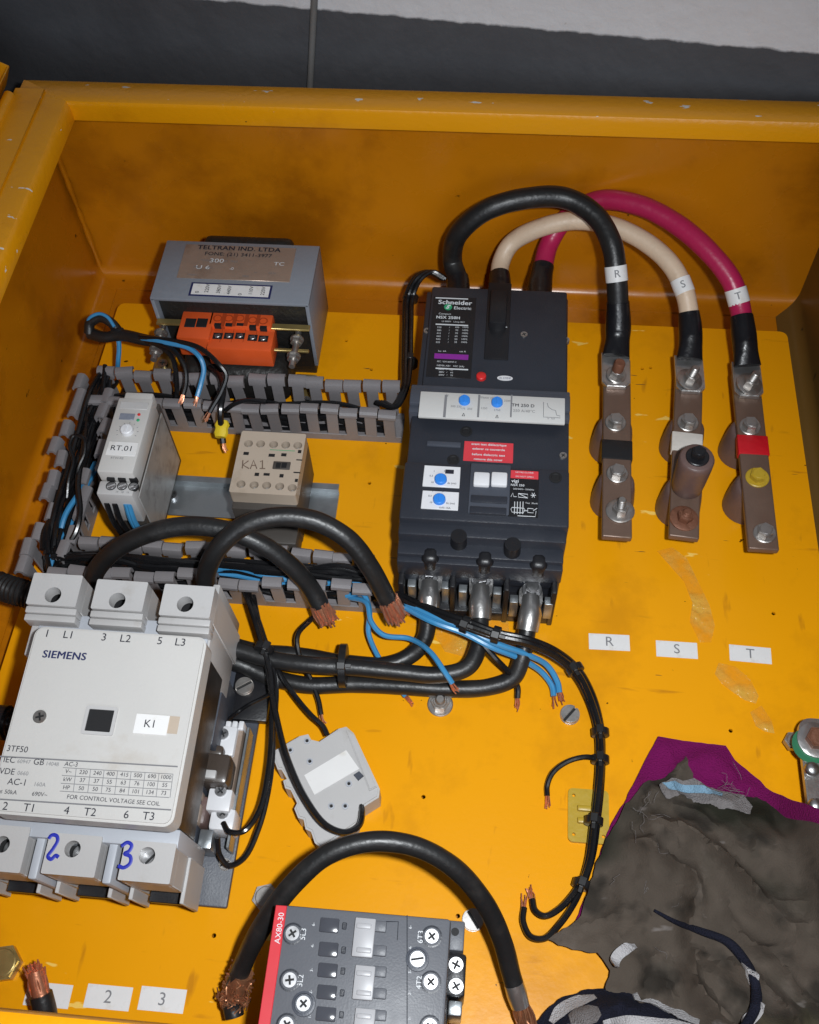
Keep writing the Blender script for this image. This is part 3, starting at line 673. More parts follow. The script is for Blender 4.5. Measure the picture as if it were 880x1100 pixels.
b = nb(); bxp(b, (208,304.5), (288,319.2), ZC, ZC+.0005); vl = obj('label_face', b, M['white'], vb)
for s, px, py in (('0',212,314), ('220V',223,310), ('380V',235.5,311), ('440V',246.5,312), ('0',258,316.5), ('110V',270,312.5), ('220V',283,313)): textp(s, px, py, ZC+.0006, 4.3, M['ink'], vl, rot=PI/2)
# clamp straps, studs and nuts along the lower side
b = nb(); bx(b, -.2565, -.1385, .5185, .5240, .062, .0640, .0004, 1); obj('clamp_strap', b, M['brass'], tr)
b = nb(); bx(b, -.2575, -.1385, .506, .5085, .052, .0540, .0003, 1); obj('clamp_strap', b, M['brass'], tr)
for px, py in ((178,337), (322,346)):
    c = P(px, py, .058); b = nb()
    cyl(b, (c.x, .524, .056), (c.x, .489, .056), .0024, seg=12)
    for y in (.5165, .500): lathe(b, [(.0052,0),(.0052,.0012)], (c.x, y, .056), 18, (0,-1,0)); bq = nb(); prism(bq, [(.0046*math.cos(PI/3*k), .0046*math.sin(PI/3*k)) for k in range(6)], 0, .004, .0004); bq.transform(Matrix.Translation((c.x, y-.001, .056)) @ Matrix.Rotation(PI/2, 4, 'X')); join(b, bq)
    obj('clamp_stud', b, M['dullsteel'], tr)
# terminal blocks
b = nb(); bxp(b, (197,333), (224,364), .046, .066, .0012); ta = obj('terminal_block', b, M['orange'], tr)
for px in (204.5, 217):
    b = nb(); bxp(b, (px-4.5,341.5), (px+4.5,351.5), .064, .0663, .0003, 1); obj('wire_port', b, M['hole'], ta)
for px in (210, 221.5):
    b = nb(); tube(b, spline([P(px,364,.05), P(px-.5,369,.049), P(px+1.5,372,.050), P(px+4,370,.052)], 5), .0005, 6); obj('pin', b, M['steel'], ta)
b = nb(); bxp(b, (227,333), (291,352), .044, .066, .0012); bxp(b, (227.5,350), (291,377), .044, .0625, .0012); tb = obj('terminal_block', b, M['orange'], tr)
for px in (228.5, 240.6, 253, 265.5, 278): pass
b = nb()
for px in (240.3, 252.4, 265, 277.4):
    bxp(b, (px,334), (px+.6,350), .050, .0661); c = P(px, 350, .0626); bx(b, c.x-.0002, c.x+.0002, c.y-.0165, c.y, .05, .0626)
obj('block_seam', b, M['darkorange'], tb)['kind'] = 'stuff'
for i, (px, py) in enumerate(((234,342), (246,342), (258,342), (271.5,344), (283,345))):
    c = pat(px, py, .066)
    b = nb(); lathe(b, [(.0034,-.001),(.0034,.00025),(.0026,.0003),(.0024,-.0008)], c, 16); obj('screw_well', b, M['darkorange'], tb)
    b = nb(); c = P(px, py+6.5, .066); bx(b, c.x-.0026, c.x+.0026, c.y-.0013, c.y+.0013, .060, .0662); obj('test_slot', b, M['hole'], tb)
    b = nb(); c = P(px, py+19, .0625); bx(b, c.x-.0036, c.x+.0036, c.y-.003, c.y+.003, .058, .0628); obj('wire_port', b, M['hole'], tb)
    b = nb(); bx(b, c.x-.0022, c.x+.0022, c.y-.0015, c.y+.0022, .060, .0631, .0004, 1, Matrix.Translation(c) @ Matrix.Rotation(.4,4,'Z') @ Matrix.Translation(-c)); obj('clamp_plate', b, M['steel'], tb)
for x, y in ((-.1440,.499), (-.2665,.530)):
    b = nb(); bx(b, x-.009, x+.007, y-.010, y+.014, .0002, .0028, .0006); bx(b, x-.009, x+.007, y+.0125, y+.015, .0028, .018, .0005); obj('foot_bracket', b, M['brass'], tr)
    inst('screw', pozi_mesh(.0042,.0025,M['steel']), (x-.001, y-.001, .003), tr)

# ================================================================== WIRING DUCTS (each finger a part)
def finger_mesh():
    b = nb()
    bx(b, -.0044, .0044, -.0008, .0008, .004, .0365, .0004, 1)
    # rolled head, hooked towards the outside (+y)
    pr = [(-.0012,.034),(-.0012,.0385),(-.0002,.0408),(.0022,.0416),(.0050,.0412),(.0066,.0396),(.0068,.0370),(.0058,.0370),(.0050,.0386),(.0030,.0396),(.0014,.0390),(.0008,.036)]
    q = bmesh.new()
    A = [q.verts.new((-.0066, y, z)) for y, z in pr]; B = [q.verts.new((.0066, y, z)) for y, z in pr]
    n = len(pr)
    for k in range(n): q.faces.new((A[k], A[(k+1)%n], B[(k+1)%n], B[k]))
    q.faces.new(A[::-1]); q.faces.new(B); join(b, q)
    me = mesh_of(b, 'finger'); me.materials.append(M['duct']); me.shade_smooth(); me.set_sharp_from_angle(angle=math.radians(35)); return me
FING = finger_mesh()
def duct(label, p0, p1, width, n1, n2, skip1=(), skip2=(), tilt=.06, pitch=.0147, o1=0, o2=0):
    """p0->p1: centre line; row 1 on the left of the direction, row 2 on the right"""
    p0, p1 = V((*p0,0)), V((*p1,0)); d = (p1-p0).normalized(); L = (p1-p0).length; s = V((-d.y, d.x, 0)); ang = math.atan2(d.y, d.x)
    t = thing('wiring_duct', label, 'cable duct', (p0+p1)/2, 0, 'slotted grey wiring ducts')
    Mx = Matrix.Translation(p0) @ Matrix.Rotation(ang, 4, 'Z'); h = width/2
    b = nb(); bx(b, 0, L, -h, h, .0002, .0014, 0, 1, Mx); bx(b, 0, L, h-.0008, h+.0008, .0002, .0075, .0003, 1, Mx); bx(b, 0, L, -h-.0008, -h+.0008, .0002, .0075, .0003, 1, Mx)
    obj('base', b, M['duct'], t)
    for row, n, skip, o in ((1, n1, skip1, o1), (-1, n2, skip2, o2)):
        for k in range(n):
            if k in skip: continue
            q = p0+d*(o+.008+pitch*k)+s*(row*h)
            inst('finger', FING, q, t, (random.gauss(0,tilt)*.6, random.gauss(0,tilt*.3), ang+(0 if row > 0 else PI)+random.gauss(0,.04)))
    return t
duct('horizontal slotted grey duct between the transformer and the small contactor', (-.303,.4765), (-.066,.4765), .022, 16, 16, (), (), .05)
duct('vertical slotted grey duct along the left edge of the plate', (-.2975,.309), (-.2975,.498), .020, 12, 12, (), (0,11), .16)
duct('horizontal slotted grey duct full of wires just above the large contactor', (-.292,.328), (-.066,.328), .018, 15, 15, (0,), (), .08)

# ================================================================== DIN RAIL
rl = thing('din_rail', 'short galvanised mounting rail carrying the timer and the small contactor', 'rail', (-.172, .4015, 0))
b = nb()
pr = [(-.0175,.0075),(-.0175,.0065),(-.0135,.0065),(-.0135,.0005),(.0135,.0005),(.0135,.0065),(.0175,.0065),(.0175,.0075),(.0125,.0075),(.0125,.0015),(-.0125,.0015),(-.0125,.0075)]
A = [b.verts.new((-.262, .4015+y, z)) for y, z in pr]; B = [b.verts.new((-.1085, .4015+y, z)) for y, z in pr]
for k in range(len(pr)): b.faces.new((A[k], A[(k+1)%len(pr)], B[(k+1)%len(pr)], B[k]))
b.faces.new(A[::-1]); b.faces.new(B); obj('rail_strip', b, M['zinc'], rl)
inst('screw', pozi_mesh(.0042,.0022,M['steel']), P(185,533,.002), rl, (0,0,.4))

# ================================================================== TIMER RELAY
rt = thing('timer_relay', 'slim light grey timer relay labelled RT.01 clipped beside the vertical duct', 'timer relay', (-.240, .39, .006), math.radians(-2))
ZT_ = .092
bl2, br2 = -.2545, -.2305
b = nb(); bx(b, bl2, br2, .354, .432, .0085, .078, .0012); obj('case', b, M['brownbody'], rt)
b = nb(); bx(b, bl2-.0002, br2+.0002, .3625, .4245, .074, ZT_, .0012); bx(b, bl2+.002, br2-.002, .4245, .432, .07, ZT_-.003, .0012); fr = obj('front', b, M['offwhite'], rt)
b = nb(); bx(b, bl2-.0002, br2+.0002, .3508, .3615, .050, .083, .0012); tm = obj('terminal_strip', b, M['termgrey'], rt)
b = nb(); bx(b, br2-.0002, br2+.0006, .357, .428, .014, .072, .0002, 1); obj('side_label', b, M['marble'], rt)
b = nb(); bxp(b, (130,431), (158,440), ZT_-.0005, ZT_+.0003, .0002, 1); obj('display_bezel', b, M['termgrey'], fr)
b = nb(); bxp(b, (129.5,443.5), (143.5,451), ZT_-.0005, ZT_+.0004, .0002, 1); obj('display', b, M['lcd'], fr)
for px, py, m in ((149.5,445.5,'red'), (148.5,451.5,'green')):
    b = nb(); c = pat(px, py, ZT_); lathe(b, [(.0011,-.001),(.0011,.0004),(.0004,.0008)], c, 12); obj('indicator', b, M[m], fr)
b = nb(); c = pat(137, 463.5, ZT_); lathe(b, [(.0044,-.001),(.0042,.003),(.0036,.0036),(.0004,.0037)], c, 22); bx(b, c.x-.0005, c.x+.0005, c.y-.003, c.y+.003, ZT_+.0036, ZT_+.0044); obj('dial', b, M['whiteplastic'], fr)
b = nb()
for k in range(9):
    a = PI*(-.15+1.3*k/8); bq = c+V((.0066*math.cos(a), .0066*math.sin(a), 0)); tube(b, [bq+V((0,0,.0001)), bq+V((.001*math.cos(a), .001*math.sin(a), .0001))], .0002, 5)
obj('dial_scale', b, M['greyink'], fr)['kind'] = 'stuff'
b = nb(); bxp(b, (117.5,474), (145,490), ZT_-.0002, ZT_+.0003, .0001, 1); sk = obj('sticker', b, M['white'], rt)
textp('RT.01', 131, 482, ZT_+.0004, 6.8, M['ink'], sk, sx=1.1); textp('RTW-RE', 126, 492.5, ZT_, 2.8, M['greyink'], fr)
b = nb()
for px in (119.5, 131.5, 143.5): bxp(b, (px-3.6,514), (px+3.6,516.5), ZT_-.006, ZT_-.0078)
for px in (119.5, 131.5, 143.5): bxp(b, (px-3.6,513.5), (px+3.6,516.5), .08, .0834)
obj('wire_slot', b, M['hole'], tm)['kind'] = 'stuff'
sl = slot_mesh(.0027, .0012, M['steel'])
for px, py in ((119.5,522), (131.5,522), (143.5,522.5)):
    c = pat(px, py, .083); b = nb(); lathe(b, [(.0035,-.001),(.0035,.0003),(.0030,.0004),(.0029,-.0006)], c, 16); obj('screw_well', b, M['hole'], tm)
    inst('screw', sl, c-V((0,0,.0006)), tm, (0,0,.5))
textp('15   18   16', 131.5, 529, .0831, 2.3, M['greyink'], tm)

# ================================================================== SMALL CONTACTOR
ka = thing('small_contactor', 'small beige four pole contactor hand lettered KA1 on the rail', 'contactor', (-.149, .40, .006))
ZK = .062
k0, k1 = -.1735, -.1275
b = nb(); bx(b, k0+.0005, k1-.0005, .366, .426, .0085, .050, .0012); bx(b, k0+.001, k1-.001, .352, .372, .0085, .030, .0012); obj('case', b, M['brownbody'], ka)
c5 = [(267,476.5),(280,476.8),(294,477.5),(307,478),(320,478.5)]; d5 = [(259,520),(273,521),(286.5,521.5),(300.5,522.5),(314,524)]
ports = [circ(P(*q, ZK).x, P(*q, ZK).y, .0031, 14) for q in c5+d5]
b = nb(); plate(b, rrect(k0, k1, .3715, .4235, .0015), ports, .050, ZK); kf = obj('front', b, M['beige'], ka)
sk_ = slot_mesh(.0027, .001, M['dullsteel'])
for q in c5+d5: p = P(*q, ZK); inst('screw', sk_, (p.x, p.y, ZK-.007), ka, (0,0,.7+random.random()*.3))
b = nb(); bxp(b, (294,495), (311,504), ZK-.002, ZK+.001, .0005); wn = obj('indicator_frame', b, M['brownbody'], ka)
b = nb(); bxp(b, (297,497), (301,502.5), ZK, ZK+.0013); bxp(b, (303,497), (307.5,502.5), ZK, ZK+.0013); obj('indicator', b, M['hole'], wn)['kind'] = 'stuff'
b = nb()
for px, py, w_, h_ in ((264.5,487,5,3.4),(292,489,6,3.4),(305,488.5,5,3.4),(322,485,3,3.4),(321.5,494,6,1.4),(319,507.5,7,1.6),(276,509.5,4,3.6),(286.5,509.5,6,3),(302.5,511,3.6,3.8),(318.5,516,2.6,3.4)): bxp(b, (px-w_/2,py-h_/2), (px+w_/2,py+h_/2), ZK-.0006, ZK+.0002)
obj('front_slot', b, M['hole'], ka)['kind'] = 'stuff'
b = nb(); bxp(b, (290,483.2), (317,484.2), ZK-.0002, ZK+.0002); obj('green_line', b, M['green'], ka)
b = nb(); bxp(b, (259,493.5), (286,503.5), ZK-.0002, ZK+.0002, .0001, 1); obj('label_field', b, M['beige'], ka)
# pencil letters KA1
b = nb()
for stroke in (((261,494.5),(260.4,503)),((267,495),(261,499.5),(267.5,503.3)),((269,503.5),(272.5,494.5),(276,503.5)),((270.3,500),(275,500)),((279.5,496),(282,494.7),(282,503.2)),((279,503.2),(285,503.4))):
    tube(b, [pat(a[0], a[1], ZK+.0003) for a in stroke], .00042, 6)
obj('lettering', b, M['pencil'], ka)
for i in range(5):
    c = P(258+13.6*i, 535.5+.8*i, .044); b = nb(); bx(b, c.x-.0032, c.x+.0032, c.y-.003, c.y+.003, .035, .044, .0005); obj('clamp', b, M['dullsteel'], ka)

# ================================================================== PLATE STICKERS
def sticker(px, py, s, label, cat='sticker', w_=.0275, h_=.0118, rot=0, group=None, mt='greyink'):
    c = P(px, py); t = thing('sticker', label, cat, (c.x, c.y, 0), rot, group)
    b = nb(); bx(b, -w_/2, w_/2, -h_/2, h_/2, .0001, .00035); b.transform(ROOTM[t.name]); obj('paper', b, M['white'], t)
    if s: text(s, (c.x, c.y, .0004), .0098, M[mt], t, rot=rot)
g = 'phase stickers on the plate'
sticker(654.5, 690, 'R', 'white paper sticker printed R on the yellow plate', group=g, rot=.02)
sticker(727, 698, 'S', 'white paper sticker printed S on the yellow plate', group=g)
sticker(806, 703, 'T', 'white paper sticker printed T on the yellow plate', group=g, rot=-.03)
g = 'numbered stickers by the lower rim'
sticker(52, 1069, '1', 'white paper sticker half hidden behind the cut cable end at lower left', w_=.0265, h_=.0125, group=g)
sticker(116.5, 1071.5, '2', 'white paper sticker printed 2, middle one of the row by the lower rim', w_=.0265, h_=.0125, group=g)
sticker(174.5, 1074, '3', 'white paper sticker printed 3, the one nearest the frayed cable joint', w_=.0265, h_=.0125, group=g)

# ================================================================== LARGE CONTACTOR (leans slightly, so it is measured in its own tilted frame)
P_level = P
PIV = V((-.20, .13, .109)); TILT = math.radians(4.5)
def P(px, py, h=0.0):
    nrm = V((0, -math.sin(TILT), math.cos(TILT))); d = ROT @ V((px-440, -(py-550), -F))
    c0 = PIV+nrm*(h-PIV.z); t = (c0-CAM).dot(nrm)/d.dot(nrm); q = CAM+t*d
    v = q-PIV; return PIV+V((v.x, v.y*math.cos(TILT)+v.z*math.sin(TILT), -v.y*math.sin(TILT)+v.z*math.cos(TILT)))
lc = thing('large_contactor', 'large light grey three pole contactor with terminals 1 L1 to 6 T3 at the left', 'contactor', (0, 0, 0))
lc.matrix_world = Matrix.Translation(PIV) @ Matrix.Rotation(TILT, 4, 'X') @ Matrix.Translation(-PIV)
LCM = lc.matrix_world.copy()
HC = .112
a, c_, d_ = P(218,684,HC), P(190,889,HC), P(45,672,HC)
cx0, cx1, cy0, cy1 = d_.x-.0035, (a.x+c_.x)/2, c_.y, (a.y+d_.y)/2
b = nb(); prism(b, rrect(cx0, cx1, cy0, cy1, .0055, 6), HC-.016, HC, .0014); cv = obj('cover', b, M['offwhite'], lc)
b = nb(); bx(b, cx0+.003, cx1-.003, cy0+.004, cy1-.004, .05, HC-.0155, .001); bx(b, cx0-.012, cx1-.014, cy0-.004, cy1+.004, .008, .056, .002); obj('arc_chamber', b, M['black'], lc)
for px, s in ((51,'1'), (74,'L1'), (112,'3'), (135,'L2'), (172,'5'), (194,'L3')): textp(s, px, 677.5+.0665*px, HC, 8.6, M['ink'], cv, sx=1.05)
textp('SIEMENS', 69.5, 704.5, HC, 8.4, M['navyink'], cv, bold=.025, sx=1.06)
b = nb(); q1, q2 = P(94,758,HC), P(121,791,HC); plate(b, rrect(q1.x,q2.x,q2.y,q1.y,.001,2), [rrect(q1.x+.0018,q2.x-.0018,q2.y+.0018,q1.y-.0018,.0004,2)], HC-.001, HC+.0008); obj('window_frame', b, M['termgrey'], cv)
b = nb(); bx(b, q1.x+.0015, q2.x-.0015, q2.y+.0015, q1.y-.0015, HC-.001, HC+.0002); obj('window', b, M['hole'], cv)
inst('screw', pozi_mesh(.0038,.0006,M['dullsteel']), pat(43,770,HC), lc, (0,0,.3))
b = nb(); bxp(b, (168,768), (190,788.5), HC, HC+.0003); obj('old_sticker', b, M['beige'], cv)
b = nb(); bxp(b, (147,766.5), (178.5,790), HC, HC+.0006); sk = obj('sticker', b, M['white'], cv); textp('K1', 161.5, 778, HC+.0007, 8.6, M['ink'], sk)
for s, px, py, h in (('3TF50',19,805,6.6), ('IEC',10.5,816.5,6.6), ('60947',26,818.5,4.2), ('GB',42,819,6.6), ('14048',56.5,821,4.2), ('VDE',8,829,6.6), ('0660',25,831,4.4), ('AC-1',19,840.5,7), ('160A',43,843,4.4), ('\u2264 50kA',9,851,4.6), ('690V~',43,853.5,4.6), ('AC-3',77,821.3,4.8), ('FOR CONTROL VOLTAGE SEE COIL',122,860,4.6)):
    textp(s, px, py, HC, h, M['greyink'] if h < 4.5 else M['ink'], cv)
rows = (('V~','230','240','400','415','500','690','1000'), ('kW','37','37','55','63','76','100','55'), ('HP','50','50','75','84','101','134','73'))
cxs = (74, 90, 105, 119, 134, 148.5, 163.5, 178.5)
for r_, row in enumerate(rows):
    for px, s in zip(cxs, row): textp(s, px-r_*1.2, 829+8.6*r_+(px-74)*.058, HC, 4.4, M['ink'], cv)
b = nb()
def ln2(p, q, r=.00018): tube(b, [pat(p[0],p[1],HC+.0001), pat(q[0],q[1],HC+.0001)], r, 5)
ln2((0,812.5),(191,823.5),.0004); ln2((0,858.5),(184,870),.0004)
for k in range(4): ln2((68-1.2*k,825+8.4*k-.4),(186-1.4*k,832+8.4*k-.4))
for px in (82, 97.5, 112, 126.5, 141, 156, 171, 186): ln2((px,825+(px-70)*.058),(px-3.2,850+(px-70)*.058))
obj('table_rules', b, M['greyink'], cv)['kind'] = 'stuff'
for px, s in ((6,'2'), (32,'T1'), (72,'4'), (97,'T2'), (136,'6'), (160,'T3')): textp(s, px, 866+.07*px, HC, 8.6, M['ink'], cv, sx=1.05)
# upper terminals
HT = .100
ws = slot_mesh(.0048, .002, M['steel'])
for (x0, y0, x1, y1, hx, hy, low) in ((37,615,81,652,57,639,668), (105,622,152.5,657,126,645,672), (177.5,627,225,664,199,649,676)):
    p, q, r_ = P(x0,y0,HT), P(x1,y1,HT), P(x0,low,HT); hc = P(hx,hy,HT)
    b = nb(); plate(b, rrect(p.x,q.x,q.y,p.y,.0008,2), [circ(hc.x,hc.y,.0049,20)], HT-.010, HT)
    tz = .020
    bx(b, p.x, p.x+.0022, q.y, p.y, tz, HT-.0098, .0004, 1); bx(b, q.x-.0022, q.x, q.y, p.y, tz, HT-.0098, .0004, 1); bx(b, p.x+.0022, q.x-.0022, p.y-.002, p.y, .055, HT-.0098, .0004, 1)
    yy = q.y
    for k in range(2):
        bx(b, p.x-.0003, q.x+.0003, yy-.0042, yy-.0003, HT-.014, HT-.0022-.0012*k, .0005); yy -= .0044
    bx(b, p.x+.001, q.x-.0005, r_.y-.016, q.y, .025, HT-.013, .0008)
    t_ = obj('terminal_cover', b, M['termgrey'], lc)
    b = nb(); bx(b, p.x+.0024, q.x-.0024, q.y+.001, p.y-.0025, .02, HT-.022); obj('terminal_cavity', b, M['hole'], t_)
    inst('clamp_screw', ws, (hc.x+.001, hc.y-.0015, HT-.020), lc, (0,0,.5))
p = P(60,668,HT-.02); q = P(222,690,HT-.02)
b = nb(); bx(b, P(40,670,.09).x, P(222,690,.09).x, cy1-.001, cy1+.017, .02, .088, .001); obj('upper_shelf', b, M['sidegrey'], lc)
b = nb(); p = P(236,660,.07); bx(b, p.x-.004, p.x+.0005, cy1-.004, cy1+.045, .018, .082, .001); obj('side_cheek', b, M['termgrey'], lc)
# lower terminals
HB = .084
for k, (x0, y0, x1, y1, hx, hy, hand) in enumerate(((-24,884,21,938,2,907,None), (54,894,101,943,78,912,'2'), (135,902,182,950,158,919,'3'))):
    p, q = P(x0,y0,HB), P(x1,y1,HB); hc = P(hx,hy,HB)
    b = nb(); plate(b, rrect(p.x,q.x,q.y,p.y,.0008,2), [circ(hc.x,hc.y,.0044,20)], HB-.008, HB)
    bx(b, p.x, p.x+.002, q.y, p.y, .022, HB-.0078, .0004, 1); bx(b, q.x-.002, q.x, q.y, p.y, .022, HB-.0078, .0004, 1)
    bx(b, p.x+.002, q.x-.002, q.y, q.y+.003, .050, HB-.0078, .0004, 1); bx(b, p.x+.001, q.x-.001, p.y-.0005, p.y+.008, .03, HB-.002, .0008)
    # sloped shroud below the face
    bx(b, p.x-.0015, p.x+.0008, q.y-.006, p.y-.002, .018, HB-.030, .0004, 1); bx(b, q.x-.0008, q.x+.0015, q.y-.006, p.y-.002, .018, HB-.030, .0004, 1)
    t_ = obj('terminal_cover', b, M['termgrey'], lc)
    b = nb(); bx(b, p.x+.0022, q.x-.0022, q.y+.0032, p.y-.001, .02, HB-.020); obj('terminal_cavity', b, M['hole'], t_)
    b = nb(); bx(b, p.x+.005, q.x-.005, q.y-.0045, q.y+.002, .030, .036, .0004, 1); obj('clamp_plate', b, M['black'], lc)
    inst('clamp_screw', ws, (hc.x, hc.y, HB-.010 if k == 2 else HB-.016), lc, (0,0,.9))
    if k < 2: b = nb(); bx(b, q.x+.003, q.x+.008, q.y-.002, p.y+.004, .02, HB-.004, .0012); obj('divider_wall', b, M['sidegrey'], lc)
b = nb(); bx(b, P(-30,880,.09).x, P(190,895,.09).x, cy0-.006, cy0+.004, .02, HB-.001, .001); obj('lower_shelf', b, M['sidegrey'], lc)
# handwriting in blue marker
for pts in (((52.5,901),(56,897),(61,898),(62,903),(57,912),(51.5,920),(55,923),(60,919),(63,921)), ((130.5,909),(137,905),(141.5,908),(139,914),(134,917),(140,920),(140,927),(133,932),(127,930))):
    b = nb(); tube(b, spline([pat(x, y, HB+.0001) for x, y in pts], 6), .0010, 8, [(1,.25)]*(6*(len(pts)-1)+1)); obj('handwriting', b, M['pen'], lc)
# coil side: bare frame, coil terminals, strip
P = P_level
def lvl(name, b, m, parent=lc, **k):
    """shape given level in world coordinates, attached to the leaning contactor"""
    b.transform(LCM.inverted()); return obj(name, b, m, parent, **k)
b = nb(); bx(b, -.276, -.1385, .116, .276, .0002, .0045, .0012); lvl('base_plate', b, M['charcoal2'])
b = nb(); bxp(b, (255,716), (286,775), .004, .010, .001); lvl('mounting_ear', b, M['black'])
for px, py, r_ in ((263,738,.0062), (242,929,.0036), (212,790,.0045)):
    me = slot_mesh(r_, .003, M['dullsteel']); o = inst('screw', me, (0,0,0), lc); o.matrix_local = LCM.inverted() @ Matrix.Translation(pat(px, py, .010 if py < 800 else .0045) if px != 212 else pat(px, py, .0402)) @ Matrix.Rotation(.6, 4, 'Z')
b = nb(); bx(b, -.178, -.1655, .150, .262, .004, .034, .002); lvl('magnet_frame', b, M['smoke'])
p, q = P(241,722,.046), P(233,800,.046)
b = nb(); bx(b, p.x-.002, p.x+.0012, q.y, p.y, .004, .046, .0006); lvl('guide_post', b, M['charcoal2'])
b = nb(); bx(b, p.x-.0045, p.x-.0025, q.y-.066, q.y-.004, .004, .036, .0006); lvl('side_rail', b, M['charcoal2'])
b = nb(); c = pat(211, 788, .040); lathe(b, [(.0095,-.03),(.0095,-.002),(.0085,0),(.0055,.0002)], c, 22); lvl('knob', b, M['black'])
b = nb(); bxp(b, (206,806), (243,842), .008, .040, .003); bxp(b, (214,798), (238,812), .008, .034, .002); cf = lvl('coil_former', b, M['smoke'])
b = nb(); bxp(b, (219,826), (231,836), .036, .0425, .0008); lvl('contact_link', b, M['termgrey'])
b = nb(); bxp(b, (201,852), (219,886), .008, .030, .003); lvl('coil_winding', b, M['insul'])
b = nb(); bxp(b, (205,862), (213,884), .02, .034, .0015); bxp(b, (207,848), (216,858), .02, .036, .0012); lvl('spring_clip', b, M['tan'])
b = nb(); bxp(b, (215,890), (226,912), .006, .026, .001); lvl('side_clip', b, M['zinc'])
b = nb(); bxp(b, (225,846), (246,872), .006, .030, .0012); bxp(b, (227,866), (250,893), .006, .026, .0025); ct = lvl('coil_terminal', b, M['whiteplastic'])
b = nb(); bxp(b, (236,779), (250,812), .006, .026, .0012)
for px in (243, 250, 257): bxp(b, (px,774), (px+4,784), .006, .024, .0008)
lvl('coil_terminal', b, M['whiteplastic'])
me = pozi_mesh(.0036, .0016, M['steel'])
for px, py, z in ((237.5,850,.030), (239.5,874,.026), (240,789,.026)):
    o = inst('screw', me, (0,0,0), lc); o.matrix_local = LCM.inverted() @ Matrix.Translation(pat(px, py, z)) @ Matrix.Rotation(random.random(), 4, 'Z')
p, q = P(254,782,.022), P(250,892,.022)
b = nb(); bx(b, p.x-.0052, p.x+.0048, q.y, p.y, .006, .022, .0008); lvl('insulating_strip', b, M['tan'])
b = nb(); bx(b, p.x+.0062, p.x+.0082, q.y-.01, p.y+.002, .004, .020, .0004, 1); lvl('edge_strip', b, M['zinc'])

# ================================================================== CONTACTOR AT THE LOWER RIM
ax = thing('grey_contactor', 'mid grey contactor with a red stripe lying sideways at the lower rim', 'contactor', (-.045, .06, 0))
ZA = .100
a0, a1, ay1, ay0 = P(296,978,ZA).x, P(485,981,ZA).x, P(390,979,ZA).y, .0262
b = nb(); bx(b, a0, a1, ay0, ay1, .060, ZA, .0016); fr = obj('front', b, M['axgrey'], ax)
b = nb(); bx(b, a0-.004, a1+.001, ay0, ay1-.002, .002, .061, .0015); obj('case', b, M['black'], ax)
b = nb(); bx(b, a0-.0002, a0+.0056, ay0, ay1-.0005, ZA-.004, ZA+.0004, .0003, 1); rs = obj('red_stripe', b, M['axred'], ax)
textp('AX80-30', 300.5, 997, ZA+.0005, 6.2, M['paleink'], rs, rot=PI/2)
zz = ZA
for py in (994, 1020, 1042.5, 1066, 1089.5, 1112):
    k = (py-994)/24
    b = nb(); bxp(b, (344.5-k*1.0,py-9), (363-k*.8,py+8.5), zz-.002, zz+.0012, .0006); wf = obj('terminal_window', b, M['axwin'], ax)
    b = nb(); bxp(b, (368-k*.8,py-3.5), (372-k*.8,py+4.5), zz-.001, zz+.0006, .0003, 1); obj('small_slot', b, M['charcoal'], ax)
    b = nb(); bxp(b, (401,py-5.5), (414.5,py+7.5), zz-.001, zz+.0018, .0006); obj('push_tab', b, M['axgrey'], ax)
for y0, y1 in ((985,1029), (1036,1075), (1082,1125)):
    b = nb(); bxp(b, (382,y0), (400,y1), zz-.001, zz+.0024, .0006); sl_ = obj('slider', b, M['axlight'], ax)
    for yy in (y0+6, y1-12):
        b = nb(); bxp(b, (383.5,yy), (398.5,yy+7), zz+.001, zz+.0032, .0004); obj('slider_rib', b, M['axlight'], sl_)
b = nb()
for q in (((437.5,983),(437.5,1100)), ((415,990),(428,990),(427,1010))): tube(b, [pat(x,y,zz) for x, y in q], .00025, 5)
obj('moulding_line', b, M['charcoal'], ax)['kind'] = 'stuff'
me_p = pozi_mesh(.0035, .0016, M['steel']); me_s = slot_mesh(.0036, .0016, M['steel'])
for px, py, m_ in ((314.5,1003,me_p), (311.5,1053,me_p), (464,1006,me_p), (463,1055,me_p), (308,1101,me_p), (462,1103,me_p)):
    b = nb(); c = pat(px, py, zz); lathe(b, [(.0052,-.001),(.0052,.0003),(.0044,.0004),(.0042,-.0006)], c, 22); obj('screw_well', b, M['charcoal'], ax)
    inst('clamp_screw', m_, c-V((0,0,.0005)), ax, (0,0,random.random()))
for px, py, m_ in ((448.5,1030.5,me_s), (326.5,1078.5,me_p)):
    b = nb(); c = pat(px, py, zz); lathe(b, [(.0058,-.001),(.0056,.0012),(.0046,.0014),(.0044,.0002)], c, 22); obj('screw_well', b, M['charcoal2'], ax)
    inst('cover_screw', m_, c+V((0,0,.0002)), ax, (0,0,random.random()))
for s, px, py in (('5L3',326,1003.5), ('3L2',323,1053.5), ('6T3',452,1006.5), ('4T2',450.5,1055.5)): textp(s, px, py, zz, 6, M['paleink'], ax, rot=PI/2)
for s, px, py in (('6-',337,993), ('4-',336,1016), ('3-',335,1042), ('2-',334,1065.5), ('1-',333,1092), ('6-',441,996), ('4-',441,1018), ('3-',440.5,1044), ('2-',440,1067), ('1-',440,1094)): textp(s, px, py, zz, 3.2, M['paleink'], ax, rot=PI/2)
b = nb(); bxp(b, (480,988), (498,1022), .04, .066, .001); obj('mounting_lug', b, M['axgrey'], ax)
b = nb(); bxp(b, (480,1023), (499,1071), .03, .070, .0015); cb = obj('coil_block', b, M['black'], ax)
for py in (1037, 1060): inst('coil_screw', pozi_mesh(.0038,.0022,M['steel']), pat(490, py, .070), ax, (0,0,.9+py))
